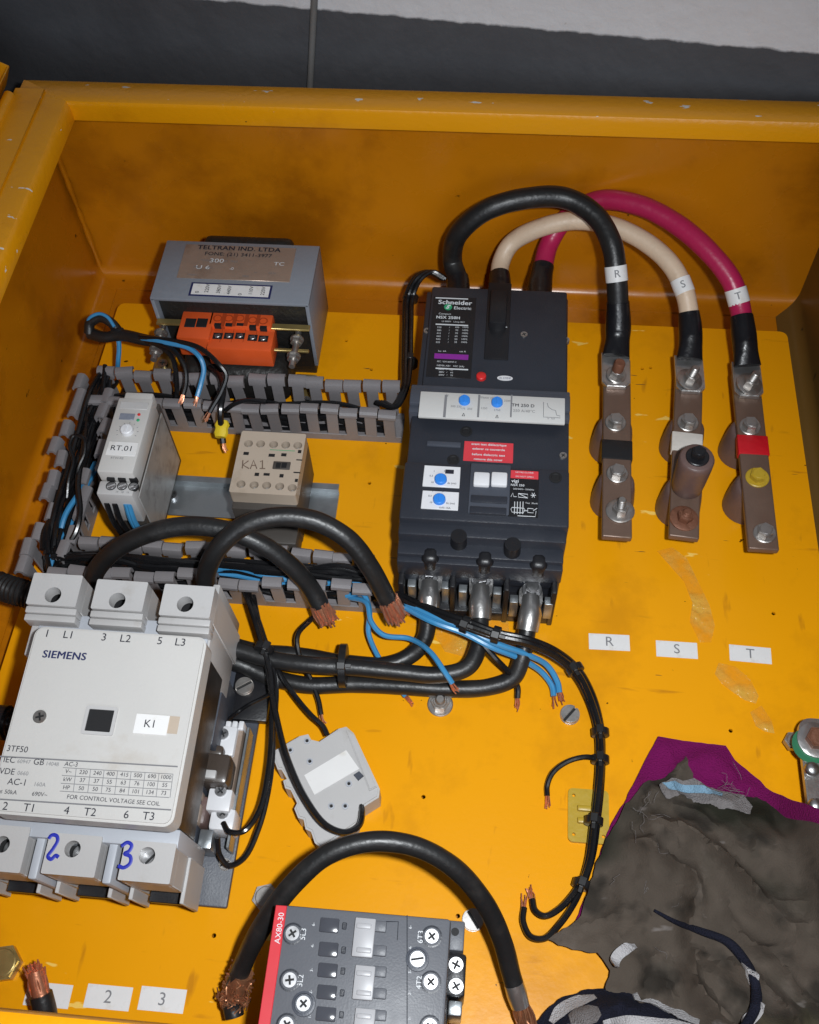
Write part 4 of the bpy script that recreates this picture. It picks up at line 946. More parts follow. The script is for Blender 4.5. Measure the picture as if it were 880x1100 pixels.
b = nb(); bxp(b, (482,1074), (496,1092), .03, .066, .001); obj('coil_tab', b, M['zinc'], ax)
for py in (1000, 1032, 1078):
    b = nb(); c = P(292, py, .05); cyl(b, (a0-.004,c.y,.045), (a0-.0065,c.y,.045), .0052, seg=18); obj('side_screw', b, M['dullsteel'], ax)
b = nb(); c = pat(489, 1001, .066); lathe(b, [(.0021,-.002),(.0021,.0003),(.0005,.0003)], c, 14); obj('lug_hole', b, M['hole'], ax)

# ================================================================== CABLES AND WIRES
def strands(path_end, direction, r, n, length, mt, parent, name='copper_strand', spread=.4):
    """a bundle of bare wires leaving a cut end"""
    b = nb(); d = V(direction).normalized(); s = d.cross(V((0,0,1))).normalized() if abs(d.z) < .9 else V((1,0,0)); u = s.cross(d)
    for k in range(n):
        a = random.random()*2*PI; rr = r*math.sqrt(random.random())*.92
        o = V(path_end)+s*rr*math.cos(a)+u*rr*math.sin(a)
        L = length*random.uniform(.75, 1.05); out = (s*math.cos(a)+u*math.sin(a))*rr*spread
        pts = [o-d*.002, o+d*L*.5+out*.35+V([random.gauss(0,.0003) for _ in range(3)]), o+d*L+out+V([random.gauss(0,.0006) for _ in range(3)])]
        tube(b, spline(pts, 3), max(.00038, r*.085), 5)
    cyl(b, V(path_end)-d*.001, V(path_end)+d*length*.82, r*.86, r*.8, 12)
    return obj(name, b, mt, parent)['kind'] or None
def cable(name, label, pts, r, mt, group=None, cut0=None, cut1=None, seg=14, cat='cable', wob=.03, n=10, grime=True):
    path = spline([P(*p) if len(p) == 3 and p[0] > 2 else V(p) for p in pts], n); c = path[len(path)//2]
    zmin = min(p.z for p in path)
    t = thing(name, label, cat, (c.x, c.y, max(0, zmin-r)), 0, group)
    b = nb(); tube(b, path, r, seg, wob=wob); obj('sheath', b, mt, t)
    for cut, e, d in ((cut0, path[0], path[0]-path[1]), (cut1, path[-1], path[-1]-path[-2])):
        if cut:
            b = nb(); d = d.normalized(); q = V(e); rr, cn, L, m, sp = cut
            s = d.cross(V((0,0,1))).normalized(); u = s.cross(d)
            for k in range(cn):
                a = random.random()*2*PI; w_ = rr*math.sqrt(random.random())*.9
                o = q+s*w_*math.cos(a)+u*w_*math.sin(a); ll = L*random.uniform(.7, 1.05); out = (s*math.cos(a)+u*math.sin(a))*w_*sp
                pp = [o-d*.002, o+d*ll*.5+out*.3+V([random.gauss(0,.0003+rr*.04) for _ in range(3)]), o+d*ll+out+V([random.gauss(0,.0004+rr*.08) for _ in range(3)])]
                tube(b, spline(pp, 3), max(.0003, rr*.09), 5)
            if rr > .003: cyl(b, q-d*.001, q+d*L*.8, rr*.84, rr*.78, 12)
            obj('copper_strands', b, m, t)['kind'] = 'stuff'
    return t, path
CU, DCU = M['copper'], M['dullcopper']
def tie(parent, c, d, r, head=True, w_=.0024):
    d = V(d).normalized(); c = V(c); b = nb()
    tube(b, [c-d*w_, c-d*w_*.9, c+d*w_*.9, c+d*w_], [r, r*1.06, r*1.06, r], 16)
    if head:
        up = (CAM-c).normalized(); up = (up-d*up.dot(d)).normalized(); h = c+up*r*1.05
        Mx = Matrix.Translation(h) @ Matrix((d.cross(up), d, up)).transposed().to_4x4(); bx(b, -.0024, .0024, -.0028, .0028, -.001, .0032, .0005, 1, Mx)
        bx(b, -.0012, .0012, .002, .0065, .0006, .0014, .0002, 1, Mx)
    return obj('cable_tie', b, M['tie'], parent)
big = (.0068, 75, .0150, CU, .10)
g = 'cut heavy black cables'
cable('heavy_cable', 'heavy black cable with cut copper end, arching lower and further left over the duct', [(98,628,.045),(104,612,.058),(125,590,.075),(160,573,.086),(200,565,.090),(245,570,.088),(285,587,.078),(315,610,.062),(334,632,.045),(344,650,.034)], .0062, M['rubber'], g, None, big)
cable('heavy_cable', 'heavy black cable with splayed copper end, arching right beside the breaker', [(222,640,.050),(222,615,.070),(236,587,.088),(262,565,.098),(300,555,.100),(340,560,.096),(375,580,.086),(398,610,.068),(410,632,.052),(417,646,.042)], .0064, M['rubber'], g, None, (.0076, 85, .0160, CU, .12))
# cables from the lower terminals of the breaker, running left under the large contactor
g = 'cables from the breaker to the large contactor'
for lab, pts in (('black cable from the left lower terminal of the breaker', [(461,640,.034),(460,660,.028),(457,684,.020),(444,702,.013),(415,714,.011),(370,712,.012),(320,704,.013),(275,700,.014),(240,690,.020),(210,680,.03)]),
                 ('black cable from the middle lower terminal of the breaker', [(516,645,.034),(516,668,.030),(514,695,.027),(502,717,.025),(470,725,.024),(430,722,.025),(380,717,.027),(330,714,.029),(290,708,.029),(250,697,.030),(215,690,.03)]),
                 ('black cable from the right lower terminal of the breaker', [(570,656,.034),(566,680,.028),(561,706,.022),(551,728,.014),(525,738,.010),(480,740,.009),(430,737,.009),(380,735,.009),(330,736,.010),(290,727,.012),(262,715,.016),(235,705,.024)])):
    t, path = cable('power_cable', lab, pts, .0057, M['rubber'], g)
    p0 = path[0]; d = (path[1]-path[0]).normalized(); q = P_level(pts[0][0], pts[0][1]-20, .034)
    b = nb(); tube(b, [p0+V((0,.010,0)), p0+V((0,.004,0)), p0-V((0,.002,0)), path[6], path[9]], [.0058,.0064,.0075,.0075,.0072], 16); obj('lug_barrel', b, M['lug'], t)
    b = nb(); prism(b, rrect(p0.x-.0078, p0.x+.0078, p0.y+.003, p0.y+.019, .005), .0302, .0336, .0006); obj('lug_palm', b, M['lug'], t)
    if 'middle' in lab: tie(t, P(369,715,.024), (1,.05,0), .0135)
# long arch at the bottom
t, path = cable('heavy_cable', 'heavy black cable arching over the grey contactor with frayed lower ends', [(252,1092,.022),(250,1080,.024),(252,1062,.030),(262,1034,.045),(280,998,.066),(312,953,.083),(352,918,.092),(400,904,.094),(448,910,.090),(490,934,.080),(522,972,.062),(540,1012,.045),(549,1046,.032),(553,1060,.028)], .0054, M['rubber'], None, None, None)
b = nb(); e = path[-1]; d = (path[-1]-path[-2]).normalized()
tube(b, [e-d*.002, e+d*.004, e+d*.011], [.0056,.0056,.0052], 14, wob=.08); obj('crimped_sleeve', b, M['lug'], t)
b = nb(); 
for k in range(60):
    a = random.random()*2*PI; o = e+d*.009+V((math.cos(a), math.sin(a)*.4, math.sin(a)*.8))*.0045*math.sqrt(random.random())
    tube(b, spline([o, o+d*.008+V([random.gauss(0,.001) for _ in range(3)]), o+d*.020+V([random.gauss(0,.002) for _ in range(3)])], 3), .0006, 5)
obj('copper_strands', b, DCU, t)['kind'] = 'stuff'
b = nb(); q0 = P(254,1062,.030); dd = (P(264,1030,.046)-P(252,1062,.030)).normalized()
for k in range(150):
    a = random.random()*2*PI; r0 = .0062*random.uniform(.9,1.05); s = dd.cross(V((0,0,1))).normalized(); u = s.cross(dd)
    o = q0+dd*random.uniform(-.011,.011)+s*r0*math.cos(a)+u*r0*math.sin(a); out = (s*math.cos(a)+u*math.sin(a))
    tube(b, spline([o-out*.003, o+out*.001+V([random.gauss(0,.0012) for _ in range(3)]), o+out*random.uniform(.0003,.0018)+V([random.gauss(0,.0016) for _ in range(3)])], 3), .00045, 4)
tube(b, [q0+dd*x for x in (-.012,-.006,0,.006,.012)], [.0058,.0065,.0067,.0065,.0058], 12, wob=.15)
obj('frayed_copper', b, DCU, t)['kind'] = 'stuff'
cable('cable_stub', 'short cut black cable end with bare copper in front of the half hidden sticker', [(50,1098,.020),(48,1084,.026),(44,1068,.030)], .0062, M['rubber'], None, None, (.0055, 60, .0165, CU, .15))
# corrugated conduit entering at the left wall
t = thing('flexible_conduit', 'black corrugated conduit entering through the left wall beside the large contactor', 'conduit', P(20,640,.01))
b = nb(); path = spline([V((-.352,.315,.030)), P(2,630,.035), P(20,636,.036), P(38,641,.034), P(60,650,.03)], 14)
tube(b, path, [.0085+.0012*(i % 3 == 0) for i in range(len(path))], 16); obj('hose', b, M['rubber'], t)
t = thing('cable_gland', 'black gland with a bright screw at the left edge behind the large contactor', 'gland', P(3,780,.0))
b = nb(); p = P(2,776,.03); cyl(b, (-.352, p.y, .03), (p.x+.006, p.y, .03), .011, seg=18, bev=.002); obj('gland_body', b, M['black'], t)
b = nb(); cyl(b, (p.x+.004, p.y, .03), (p.x+.010, p.y, .032), .004, seg=14); obj('gland_screw', b, M['steel'], t)

# thin control wires ------------------------------------------------------
def wire(label, pts, col='wire', r=.0017, group='loose control wires', bare=True, n=8, end0=False):
    cu = (r*.75, 9, .0075, CU, .6)
    return cable('control_wire', label, pts, r, M[col], group, cu if end0 else None, cu if bare else None, 8, 'wire', 0, n)
# harness along the left side of the breaker
for k in range(4):
    o = (k-1.5)*2.6; zz = .012+.004*(k % 2)
    t, path = wire('black wire in the bundle rising along the left side of the breaker', [(408+o,432,.034),(424+o*.4,437,.035),(434+o*.6,420,.028+zz*.5),(437+o,390,.014+zz),(438+o,350,.012+zz),(440+o,318,.016+zz),(449+o,299,.028+zz),(462+o,292,.038+zz*.5),(478+o*.5,300,.042)], 'wire', .0019, 'bundle beside the breaker', False)
    if k == 1:
        tie(t, P(440,390,.022), (0,1,0), .0062); tie(t, P(441,320,.025), (.2,1,.2), .0062)
# bundle above the ducts at top left: a dark taped loop and the wires that leave it
t = thing('taped_wire_loop', 'dark taped loop of wires standing at the upper left corner of the plate', 'wire bundle', P(108,350,0))
b = nb(); tube(b, spline(PP([(96,358,.052),(97,347,.058),(108,341,.062),(120,347,.060),(128,357,.055)]), 8), .0040, 10, wob=.15); tube(b, spline(PP([(97,358,.05),(112,362,.052),(130,360,.055),(155,365,.058),(172,368,.058)]), 8), .0046, 10, wob=.15); obj('taped_trunk', b, M['rubber'], t)
b = nb(); tube(b, spline(PP([(93,350,.056),(97,341,.064),(107,337,.067),(116,341,.066),(123,351,.062)]), 8), .0013, 8); obj('loop_wire', b, M['blue'], t)
b = nb(); bx(b, -.0052, .0052, -.003, .003, -.005, .005, .002, 2, Matrix.Translation(P(127,358,.055))); obj('tie_wrap', b, M['tie'], t)
g = 'wires fanning down to the upper duct'
wire('blue wire with bare copper end hanging in front of the orange terminals', [(150,363,.060),(178,368,.068),(203,374,.070),(215,384,.068),(219,396,.062),(216,412,.054),(212,426,.048)], 'blue', .0019, g)
wire('black wire with bare copper end nearest the blue one', [(150,364,.058),(175,371,.066),(190,380,.066),(199,395,.060),(200,412,.052),(197,424,.047)], 'wire', .0019, g)
wire('black wire dropping leftmost behind the blue wire', [(150,365,.057),(172,372,.063),(185,384,.062),(189,400,.056),(190,420,.045),(188,436,.030)], 'wire', .0019, g, False)
wire('black wire looping far right of the blue wire into the duct', [(150,362,.062),(185,366,.070),(215,374,.073),(234,390,.070),(243,402,.064),(238,420,.055),(229,436,.048),(225,443,.045)], 'wire', .0019, g)
t, path = wire('black wire with a yellow marker hanging below the upper duct', [(225,395,.040),(236,405,.046),(240,420,.050),(237,440,.046),(238,460,.034),(240,476,.026)], 'wire', .0024, g)
b = nb(); c = P(238,461,.034); tube(b, [c+V((0,y,y*.3)) for y in (-.0062,-.003,0,.003,.0062)], .0042, 10, [(1,.7),(1.3,.7),(1.1,.8),(1.35,.7),(1,.7)], wob=.1); obj('yellow_marker', b, M['yellowtag'], t)
wire('black wire curving out of the upper duct to the right of the yellow marker', [(242,441,.042),(252,434,.047),(266,430,.047),(285,432,.042)], 'wire', .0017, g, False)
wire('blue wire dropping behind the taped loop into the duct corner', [(126,356,.056),(128,372,.046),(127,388,.036),(126,402,.024)], 'blue', .0019, g, False)
# wires lying in the ducts
def induct(label, pts, n_, col, jit, r, group, z0=.006, z1=.034):
    for k in range(n_):
        o1, o2 = random.uniform(-jit, jit), random.uniform(-jit, jit); zz = random.uniform(z0, z1)
        pp = []
        for (x, y) in pts:
            q = V((x, y, 0)); pp.append(V((x+random.uniform(-.35,.35)*jit+o1, y+random.uniform(-.35,.35)*jit+o2, min(z1+.004, max(.005, zz+random.uniform(-.006,.006))))))
        path = spline(pp, 7); c = path[len(path)//2]
        b = nb(); tube(b, path, r, 7); solo('control_wire', b, M[col], label, 'wire', group)
g = 'wires lying inside the ducts'
induct('black wire lying inside the upper horizontal duct', [(-.305,.470),(-.27,.477),(-.23,.476),(-.19,.477),(-.15,.475),(-.11,.477),(-.08,.475)], 12, 'wire', .007, .0018, g, .005, .026)
induct('black wire lying inside the vertical duct', [(-.297,.49),(-.297,.46),(-.298,.43),(-.297,.40),(-.298,.37),(-.297,.34),(-.294,.325)], 16, 'wire', .007, .0019, g, .006, .040)
induct('blue wire lying inside the vertical duct', [(-.288,.41),(-.290,.385),(-.294,.36),(-.297,.34),(-.297,.325)], 2, 'blue', .003, .0019, g, .030, .036)
induct('black wire lying inside the duct above the large contactor', [(-.29,.327),(-.26,.329),(-.22,.327),(-.18,.329),(-.14,.327),(-.10,.328),(-.075,.326)], 16, 'wire', .006, .0019, g, .006, .040)
induct('blue wire lying inside the duct above the large contactor', [(-.20,.326),(-.17,.330),(-.14,.327),(-.11,.328),(-.08,.325)], 5, 'blue', .004, .0018, g, .012, .034)
wire('black wire doubled into a narrow loop beside the timer', [(72,535,.040),(74,515,.046),(79,495,.050),(75,478,.054),(80,468,.056),(90,471,.056),(91,486,.052),(84,505,.047),(83,535,.040),(86,555,.036)], 'wire', .0014, 'loop beside the timer', False)
wire('black wire running down beside the timer loop', [(94,440,.036),(90,480,.044),(84,520,.046),(86,550,.046),(82,570,.042),(70,590,.036)], 'wire', .0021, 'loop beside the timer', False)
g = 'wires below the timer'
for k, (x, col) in enumerate(((144,'blue'), (147,'blue'), (122,'wire'), (131,'wire'))):
    wire(('pale blue wire leaving the underside of the timer' if col == 'blue' else 'black wire leaving the underside of the timer'), [V((-.2375+.0006*(x-144), .3512, .072)), V((-.2365+.0006*(x-144), .3470, .058)), V((-.2350+.0006*(x-144), .3465, .040)), V((-.2330+.0006*(x-144), .3450, .022)), V((-.2320+.0006*(x-144), .338, .010))], col, .0019, g, False)
# from the lower duct down to the coil and the loose block
g = 'black wires hanging from the lower duct'
t, path = wire('black wire from the lower duct to the upper coil screw', [(262,632,.030),(270,655,.036),(281,690,.036),(291,725,.034),(292,780,.030),(288,830,.028),(278,872,.030),(262,893,.032),(246,893,.030),(240,884,.028)], 'wire', .0017, g, False)
tie(t, P(284,697,.036), (-.3,-1,0), .0062)
wire('black wire from the lower duct making a loop below the coil', [(266,632,.028),(274,658,.034),(284,695,.032),(296,730,.026),(294,790,.024),(290,840,.024),(278,890,.020),(262,922,.016),(246,930,.016),(236,918,.020),(234,900,.026)], 'wire', .0017, g, False)
wire('black wire running into the top of the loose block', [(268,640,.026),(279,670,.030),(294,712,.026),(315,745,.020),(334,768,.020),(347,780,.020),(352,790,.018)], 'wire', .0017, g, False)
wire('grey black wire curving across the front of the loose block', [(272,640,.024),(280,680,.026),(288,720,.030),(297,770,.036),(309,815,.040),(328,857,.038),(350,886,.036),(370,894,.034),(385,888,.030),(389,872,.022),(387,862,.016)], 'wire', .0019, g, False)
wire('black wire with copper tip ending above the loose block', [(352,650,.012),(334,666,.022),(320,682,.024),(321,702,.020),(333,728,.014),(342,752,.010),(345,768,.008)], 'wire', .0018, g)
wire('black wire from the bundle across to the mounting ear', [(292,745,.026),(282,750,.022),(268,757,.018),(256,765,.014),(244,774,.020)], 'wire', .0013, g, False)
g = 'blue wires below the lower duct'
wire('blue wire with bare tip pointing down between the cut copper ends', [(372,640,.020),(390,638,.026),(397,656,.024),(396,680,.018),(410,712,.012),(428,738,.007),(436,748,.005)], 'blue', .0018, g)
wire('blue wire with bare tip lying across the heavy cables', [(376,642,.018),(394,648,.028),(399,668,.028),(412,682,.024),(440,686,.022),(462,700,.032),(478,722,.034),(486,734,.030)], 'blue', .0018, g)
# harness sweeping round to the right
HP = [(424,640,.030),(448,651,.034),(476,662,.040),(502,671,.042),(532,682,.042),(565,689,.040),(596,702,.030),(619,722,.018),(634,750,.010),(643,782,.008),(645,815,.007),(643,850,.009),(639,885,.010),(634,920,.008),(626,948,.007)]
t = thing('wire_harness', 'black wire harness sweeping from the lower duct round the right side down to the rag', 'wire harness', P(640,830,0))
for k, (dx, dy, dz) in enumerate(((0,0,0), (2.5,-2.5,.001), (-2,2.5,.0012), (1,1,.0035))):
    b = nb(); path = spline([P(x+dx+random.uniform(-.6,.6), y+dy+random.uniform(-.6,.6), z+dz) for x, y, z in HP], 8); tube(b, path, .0021, 8); obj('wire', b, M['wire'], t)
for (x, y, z), d in (((500,671,.043),(1,-.35,0)), ((533,682,.043),(1,-.25,0)), ((618,719,.020),(.6,-1,0)), ((645,787,.010),(.05,-1,0)), ((645,816,.009),(0,-1,0)), ((638,882,.012),(-.1,-1,0)), ((625,950,.009),(-.3,-1,0))):
    tie(t, P(x, y, z), d, .0054)
g = 'branches of the sweeping harness'
wire('upper of the two blue wires leaving the harness with bare tips', [(436,648,.034),(470,664,.042),(500,675,.042),(530,690,.038),(566,703,.026),(588,715,.014),(599,733,.008),(601,744,.006)], 'blue', .0020, g)
wire('lower of the two blue wires leaving the harness with bare tips', [(434,652,.032),(465,668,.040),(498,680,.038),(528,695,.034),(560,708,.022),(582,722,.011),(593,737,.006),(595,748,.005)], 'blue', .0020, g)
wire('black branch with bare copper tip under the middle of the harness', [(500,672,.036),(515,688,.034),(533,708,.028),(548,724,.018),(556,738,.010),(556,750,.007)], 'wire', .0020, g)
wire('short black branch curving left off the harness with a bare tip', [(644,816,.009),(630,813,.012),(610,818,.011),(594,830,.009),(588,844,.006),(588,855,.005)], 'wire', .0017, g)
wire('outer black tail of the harness curling back with a copper tip', [(628,945,.007),(618,968,.008),(602,992,.010),(585,1008,.010),(570,1006,.009),(562,990,.008),(563,975,.007)], 'wire', .0019, g)
wire('inner black tail of the harness curling back with a copper tip', [(628,940,.008),(616,960,.009),(600,977,.010),(585,984,.010),(575,978,.009),(572,966,.008)], 'wire', .0019, g)
# nylon tie mount
t = thing('tie_mount', 'yellowed square nylon tie mount stuck to the plate under the harness', 'tie mount', P(637,878,0), -.05)
c = P(637,878,0); c2 = V((c.x-.003, c.y))
b = nb(); plate(b, rrect(c2.x-.0125,c2.x+.0125,c2.y-.0165,c2.y+.0165,.003), [circ(c2.x-.009,c2.y+.012,.0011,8), circ(c2.x+.009,c2.y-.012,.0011,8), circ(c2.x-.009,c2.y-.012,.0011,8)], .0003, .0028); obj('pad', b, M['mount'], t)
b = nb(); bx(b, c2.x-.007, c2.x+.007, c2.y+.002, c2.y+.0055, .0028, .006, .0008); bx(b, c2.x-.007, c2.x+.007, c2.y-.0055, c2.y-.002, .0028, .006, .0008); obj('bridge', b, M['mount'], t)

# ================================================================== LOOSE AUXILIARY BLOCK
ob = [(296,805),(322,790),(331,788),(334,794),(343,796),(364,782),(372,780),(380,787),(408,847),(407,856),(388,868),(384,884),(350,908),(344,910),(338,905),(334,893),(328,890),(326,880),(320,878),(316,868),(319,862),(312,848),(306,846),(304,838),(308,836),(302,826),(298,826),(293,812)]
t = thing('loose_auxiliary_block', 'loose pale grey auxiliary contact block lying on the plate in the middle', 'contact block', P(350,845,0))
b = nb(); prism(b, [(P(x,y,.020).x, P(x,y,.020).y) for x, y in ob], .0005, .020, .0012); bd = obj('body', b, M['termgrey'], t)
def quad(pts, z, h, m, name, par, bev=.0003):
    b = nb(); prism(b, [(P(x,y,z).x, P(x,y,z).y) for x, y in pts], z-.001, z+h, bev); return obj(name, b, m, par)
quad([(327,833),(372,806),(386,826),(338,854)], .020, .0005, M['white'], 'paper_label', t, 0)
quad([(372,785),(380,790),(405,846),(397,850)], .020, .0020, M['termgrey'], 'side_ridge', t, .0006)
quad([(380,833),(386,829),(391,834),(385,839)], .020, .0015, M['charcoal2'], 'latch', t)
for x, y in ((333,818), (356,866), (312,806), (330,796), (375,842), (371,866)):
    b = nb(); c = pat(x, y, .020); lathe(b, [(.0021,-.0004),(.0020,.0007),(.0012,.0008),(.0011,-.0002)], c, 14); obj('rivet', b, M['sidegrey'], t)
    b = nb(); lathe(b, [(.0010,-.0004),(.0010,.0003),(.0002,.0003)], c, 10); obj('rivet_hole', b, M['hole'], t)

# ================================================================== EARTH BAR AT THE RIGHT
t = thing('earth_bar', 'tinned metal bar with round head screws at the right edge of the plate', 'earth bar', P(880,840,0))
zE = .030
p = P(857,770,zE); q = P(866,900,zE)
b = nb(); prism(b, rrect(p.x, p.x+.028, q.y-.02, p.y, .008, 5), zE-.005, zE, .0008); obj('bar', b, M['lug'], t)
b = nb(); c = P(872,796,zE); lathe(b, [(.0112,0),(.0112,.0006),(.009,.0007)], (c.x-.001,c.y-.003,zE), 24); obj('green_ring', b, M['darkgreen'], t)
b = nb(); lathe(b, [(.0112,0),(.0112,.0016),(.0104,.002),(.006,.002)], (c.x+.002,c.y,zE+.0007), 24); obj('washer', b, M['lug'], t)
inst('bolt', hex_mesh(.0068,.0055,M['rust']), (c.x+.002, c.y, zE+.0027), t)
b = nb(); lathe(b, [(.0046,0),(.0046,.001),(.0042,.0026),(.0026,.0038),(.0003,.0042)], (0,0,0), 20); me = mesh_of(b, 'screw'); me.materials.append(M['steel']); me.shade_smooth()
for px, py in ((872,827), (876,866)): inst('screw', me, P(px, py, zE+.001), t)
for y in (p.y-.02, q.y): 
    b = nb(); lathe(b, [(.009,0),(.010,.002),(.0095,zE-.007),(.0085,zE-.005)], (p.x+.017, y, 0), 18); obj('standoff', b, M['insul'], t)
inst('side_nut', hex_mesh(.006,.005,M['dullsteel']), P(851,798,.008), t)

# ================================================================== TAPE RESIDUE
def film(label, px):
    b = nb(); pts = [P(x, y, .0006) for x, y in px]; b.faces.new([b.verts.new(v) for v in pts])
    bmesh.ops.triangulate(b, faces=b.faces[:]); bmesh.ops.subdivide_edges(b, edges=b.edges[:], cuts=4, use_grid_fill=True)
    for v in b.verts: v.co.z = .0006+.0009*max(0, noise.noise(v.co*120))
    r = bmesh.ops.extrude_face_region(b, geom=b.faces[:])
    for v in r['geom']:
        if isinstance(v, bmesh.types.BMVert): v.co.z += .00015
    solo('tape_residue', b, M['film'], label, 'tape', 'clear tape remnants')
film('long streak of clear tape residue above the S and T stickers', [(706,592),(722,588),(738,600),(750,625),(762,650),(768,672),(764,690),(752,690),(741,668),(744,648),(735,625),(718,606)])
film('crumpled clear tape remnant below the T sticker', [(772,712),(790,716),(806,730),(815,748),(812,756),(800,752),(788,744),(776,735),(768,724)])
film('small torn clear tape flake lowest on the right', [(806,765),(818,758),(829,774),(832,788),(822,786),(812,780)])

# ================================================================== RAGS
from mathutils.geometry import delaunay_2d_cdt
def inside(p, poly):
    c = False; j = len(poly)-1
    for i in range(len(poly)):
        a, b_ = poly[i], poly[j]
        if (a[1] > p[1]) != (b_[1] > p[1]) and p[0] < (b_[0]-a[0])*(p[1]-a[1])/(b_[1]-a[1])+a[0]: c = not c
        j = i
    return c
def sheet(px, zfun, step=.0026, torn=.0012, thick=.0009, dense=3, off=0):
    """a piece of cloth: outline from the photograph, draped over zfun(x, y, distance from its edge)"""
    pts = [P(*p) for p in px]; n = len(pts); poly = []
    for i in range(n):
        a, c = pts[i], pts[(i+1) % n]; m = max(1, int((c-a).length/(step*1.1)))
        for k in range(m):
            q = a.lerp(c, k/m); q = q+V((noise.noise(q*220+V((off,0,0))), noise.noise(q*220+V((0,off+7,0))), 0))*torn; poly.append((q.x, q.y, q.z))
    p2 = [(p[0], p[1]) for p in poly]; xs = [p[0] for p in p2]; ys = [p[1] for p in p2]
    vs = [V(p) for p in p2]; nbd = len(vs)
    x = min(xs)
    while x < max(xs):
        y = min(ys)
        while y < max(ys):
            q = (x+random.uniform(-.3,.3)*step, y+random.uniform(-.3,.3)*step)
            if inside(q, p2) and min((q[0]-a)**2+(q[1]-c)**2 for a, c in p2) > (step*.6)**2: vs.append(V(q))
            y += step
        x += step
    edges = [(i, (i+1) % nbd) for i in range(nbd)]
    r = delaunay_2d_cdt(vs, edges, [], 1, 1e-7)
    b = bmesh.new(); bv = []
    for v in r[0]:
        d = math.sqrt(min((v.x-a)**2+(v.y-c)**2 for a, c in p2)); bv.append(b.verts.new((v.x, v.y, zfun(v.x, v.y, d))))
    for f in r[2]:
        try: b.faces.new([bv[i] for i in f])
        except ValueError: pass
    bmesh.ops.recalc_face_normals(b, faces=b.faces)
    if sum(f.normal.z for f in b.faces) < 0: bmesh.ops.reverse_faces(b, faces=b.faces)
    top = bmesh.ops.extrude_face_region(b, geom=b.faces[:])
    for v in top['geom']:
        if isinstance(v, bmesh.types.BMVert): v.co.z += thick
    return b
def sm(t): t = max(0, min(1, t)); return t*t*(3-2*t)
def heap(x, y):
    """the lump under the cloth: swells towards the lower right, passes over the metal bar"""
    h = .004+.030*sm((x-.095)/.09)*sm((.225-y)/.08)
    h += .034*sm((x-.182)/.018)*sm((.262-y)/.02)*(1-.5*sm((.14-y)/.05))
    return h
def folds(x, y, s=1, o=0):
    p = V((x*15+o, y*15, o)); w_ = V((noise.noise(p*1.3), noise.noise(p*1.3+V((5,5,5))), 0))*.9
    q = p+w_; a = 1-abs(noise.noise(q)*2.6); c = 1-abs(noise.noise(q*2.1+V((3,1,0)))*2.4); e = 1-abs(noise.noise(q*4.3+V((9,4,0)))*2.2); d = noise.noise(q*9)
    return s*(.013*max(0,a)**2.5+.0065*max(0,c)**2+.0011*max(0,e)**2+.0003*d)
def z_mag(x, y, d): return heap(x, y)+.0015+.35*folds(x, y, 1, 9)*sm(d/.012)
mg = sheet([(708,790,.008),(735,795,.008),(780,800,.008),(792,815,.01),(820,835,.014),(845,850,.03),(862,866,.038),(882,890,.038),(905,925,.038),(890,960,.03),(800,905,.03),(700,905,.02),(650,985,.01),(622,1004,.008),(616,994,.008),(630,962,.006),(640,930,.006),(654,890,.006),(670,863,.006),(683,838,.007),(696,811,.008)], z_mag, .003, .0006)
mt_ = solo('magenta_cloth', mg, M['ragmag'], 'magenta cloth showing along the upper edge of the dirty rag', 'cloth')
def z_rag(x, y, d): return z_mag(x, y, 1)+.0035+folds(x, y, .85, 2)*sm(d/.022)+.010*sm(d/.035)
rag = thing('dirty_rag', 'crumpled greasy brown rag lying over the lower right corner of the plate', 'rag', P(760,980,0))
rg = sheet([(737,812,.012),(745,836,.014),(775,850,.018),(800,854,.02),(818,852,.024),(835,860,.03),(852,878,.038),(880,912,.038),(912,950,.038),(935,1040,.04),(935,1130,.04),(830,1132,.03),(720,1130,.02),(664,1118,.014),(652,1090,.012),(650,1062,.012),(656,1042,.012),(647,1032,.01),(641,1025,.01),(615,1020,.009),(588,1012,.008),(606,1001,.008),(624,986,.008),(630,962,.009),(640,928,.009),(655,895,.009),(672,866,.01),(692,843,.011),(716,835,.012)], z_rag, .0024, .0016)
rb_ = obj('cloth_body', rg, M['rag'], rag)
def z_lin(x, y, d): return z_rag(x, y, .012)+.0022
obj('pale_lining', sheet([(704,850,.014),(718,841,.014),(742,841,.015),(770,851,.018),(796,857,.02),(806,868,.022),(800,884,.022),(782,878,.02),(745,868,.018),(714,860,.015)], z_lin, .0024, .0010, .0007), M['greycloth'], rag)
obj('blue_striped_lining', sheet([(708,848,.014),(722,844,.014),(748,848,.015),(774,856,.018),(772,860,.018),(744,854,.016),(716,852,.015)], lambda x, y, d: z_lin(x, y, d)+.0012, .002, .0006, .0005), M['bluecloth'], rag)
b = nb()
for k in range(30):
    px, py = random.choice([(random.uniform(690,712), random.uniform(850,890)), (random.uniform(648,720), random.uniform(900,990)), (random.uniform(770,800), random.uniform(838,862)), (random.uniform(700,860), random.uniform(900,1060))])
    q = P(px, py, .03); L = random.uniform(.004, .011); a = random.uniform(0, 2*PI); pts = []
    for j in range(4):
        x, y = q.x+math.cos(a)*L*j/3+random.gauss(0,.0008), q.y+math.sin(a)*L*j/3+random.gauss(0,.0008); pts.append(V((x, y, z_rag(x, y, .03)+.0012+.0012*random.random())))
    tube(b, spline(pts, 3), .00010, 4)
obj('loose_threads', b, M['greycloth'], rag)['kind'] = 'stuff'
def on_rag(pts, lift=.004, dd=.03): 
    out = []
    for x, y in pts:
        q = P(x, y, .03)
        for _ in range(4): q = P(x, y, z_rag(q.x, q.y, dd)+lift)
        out.append(q)
    return out
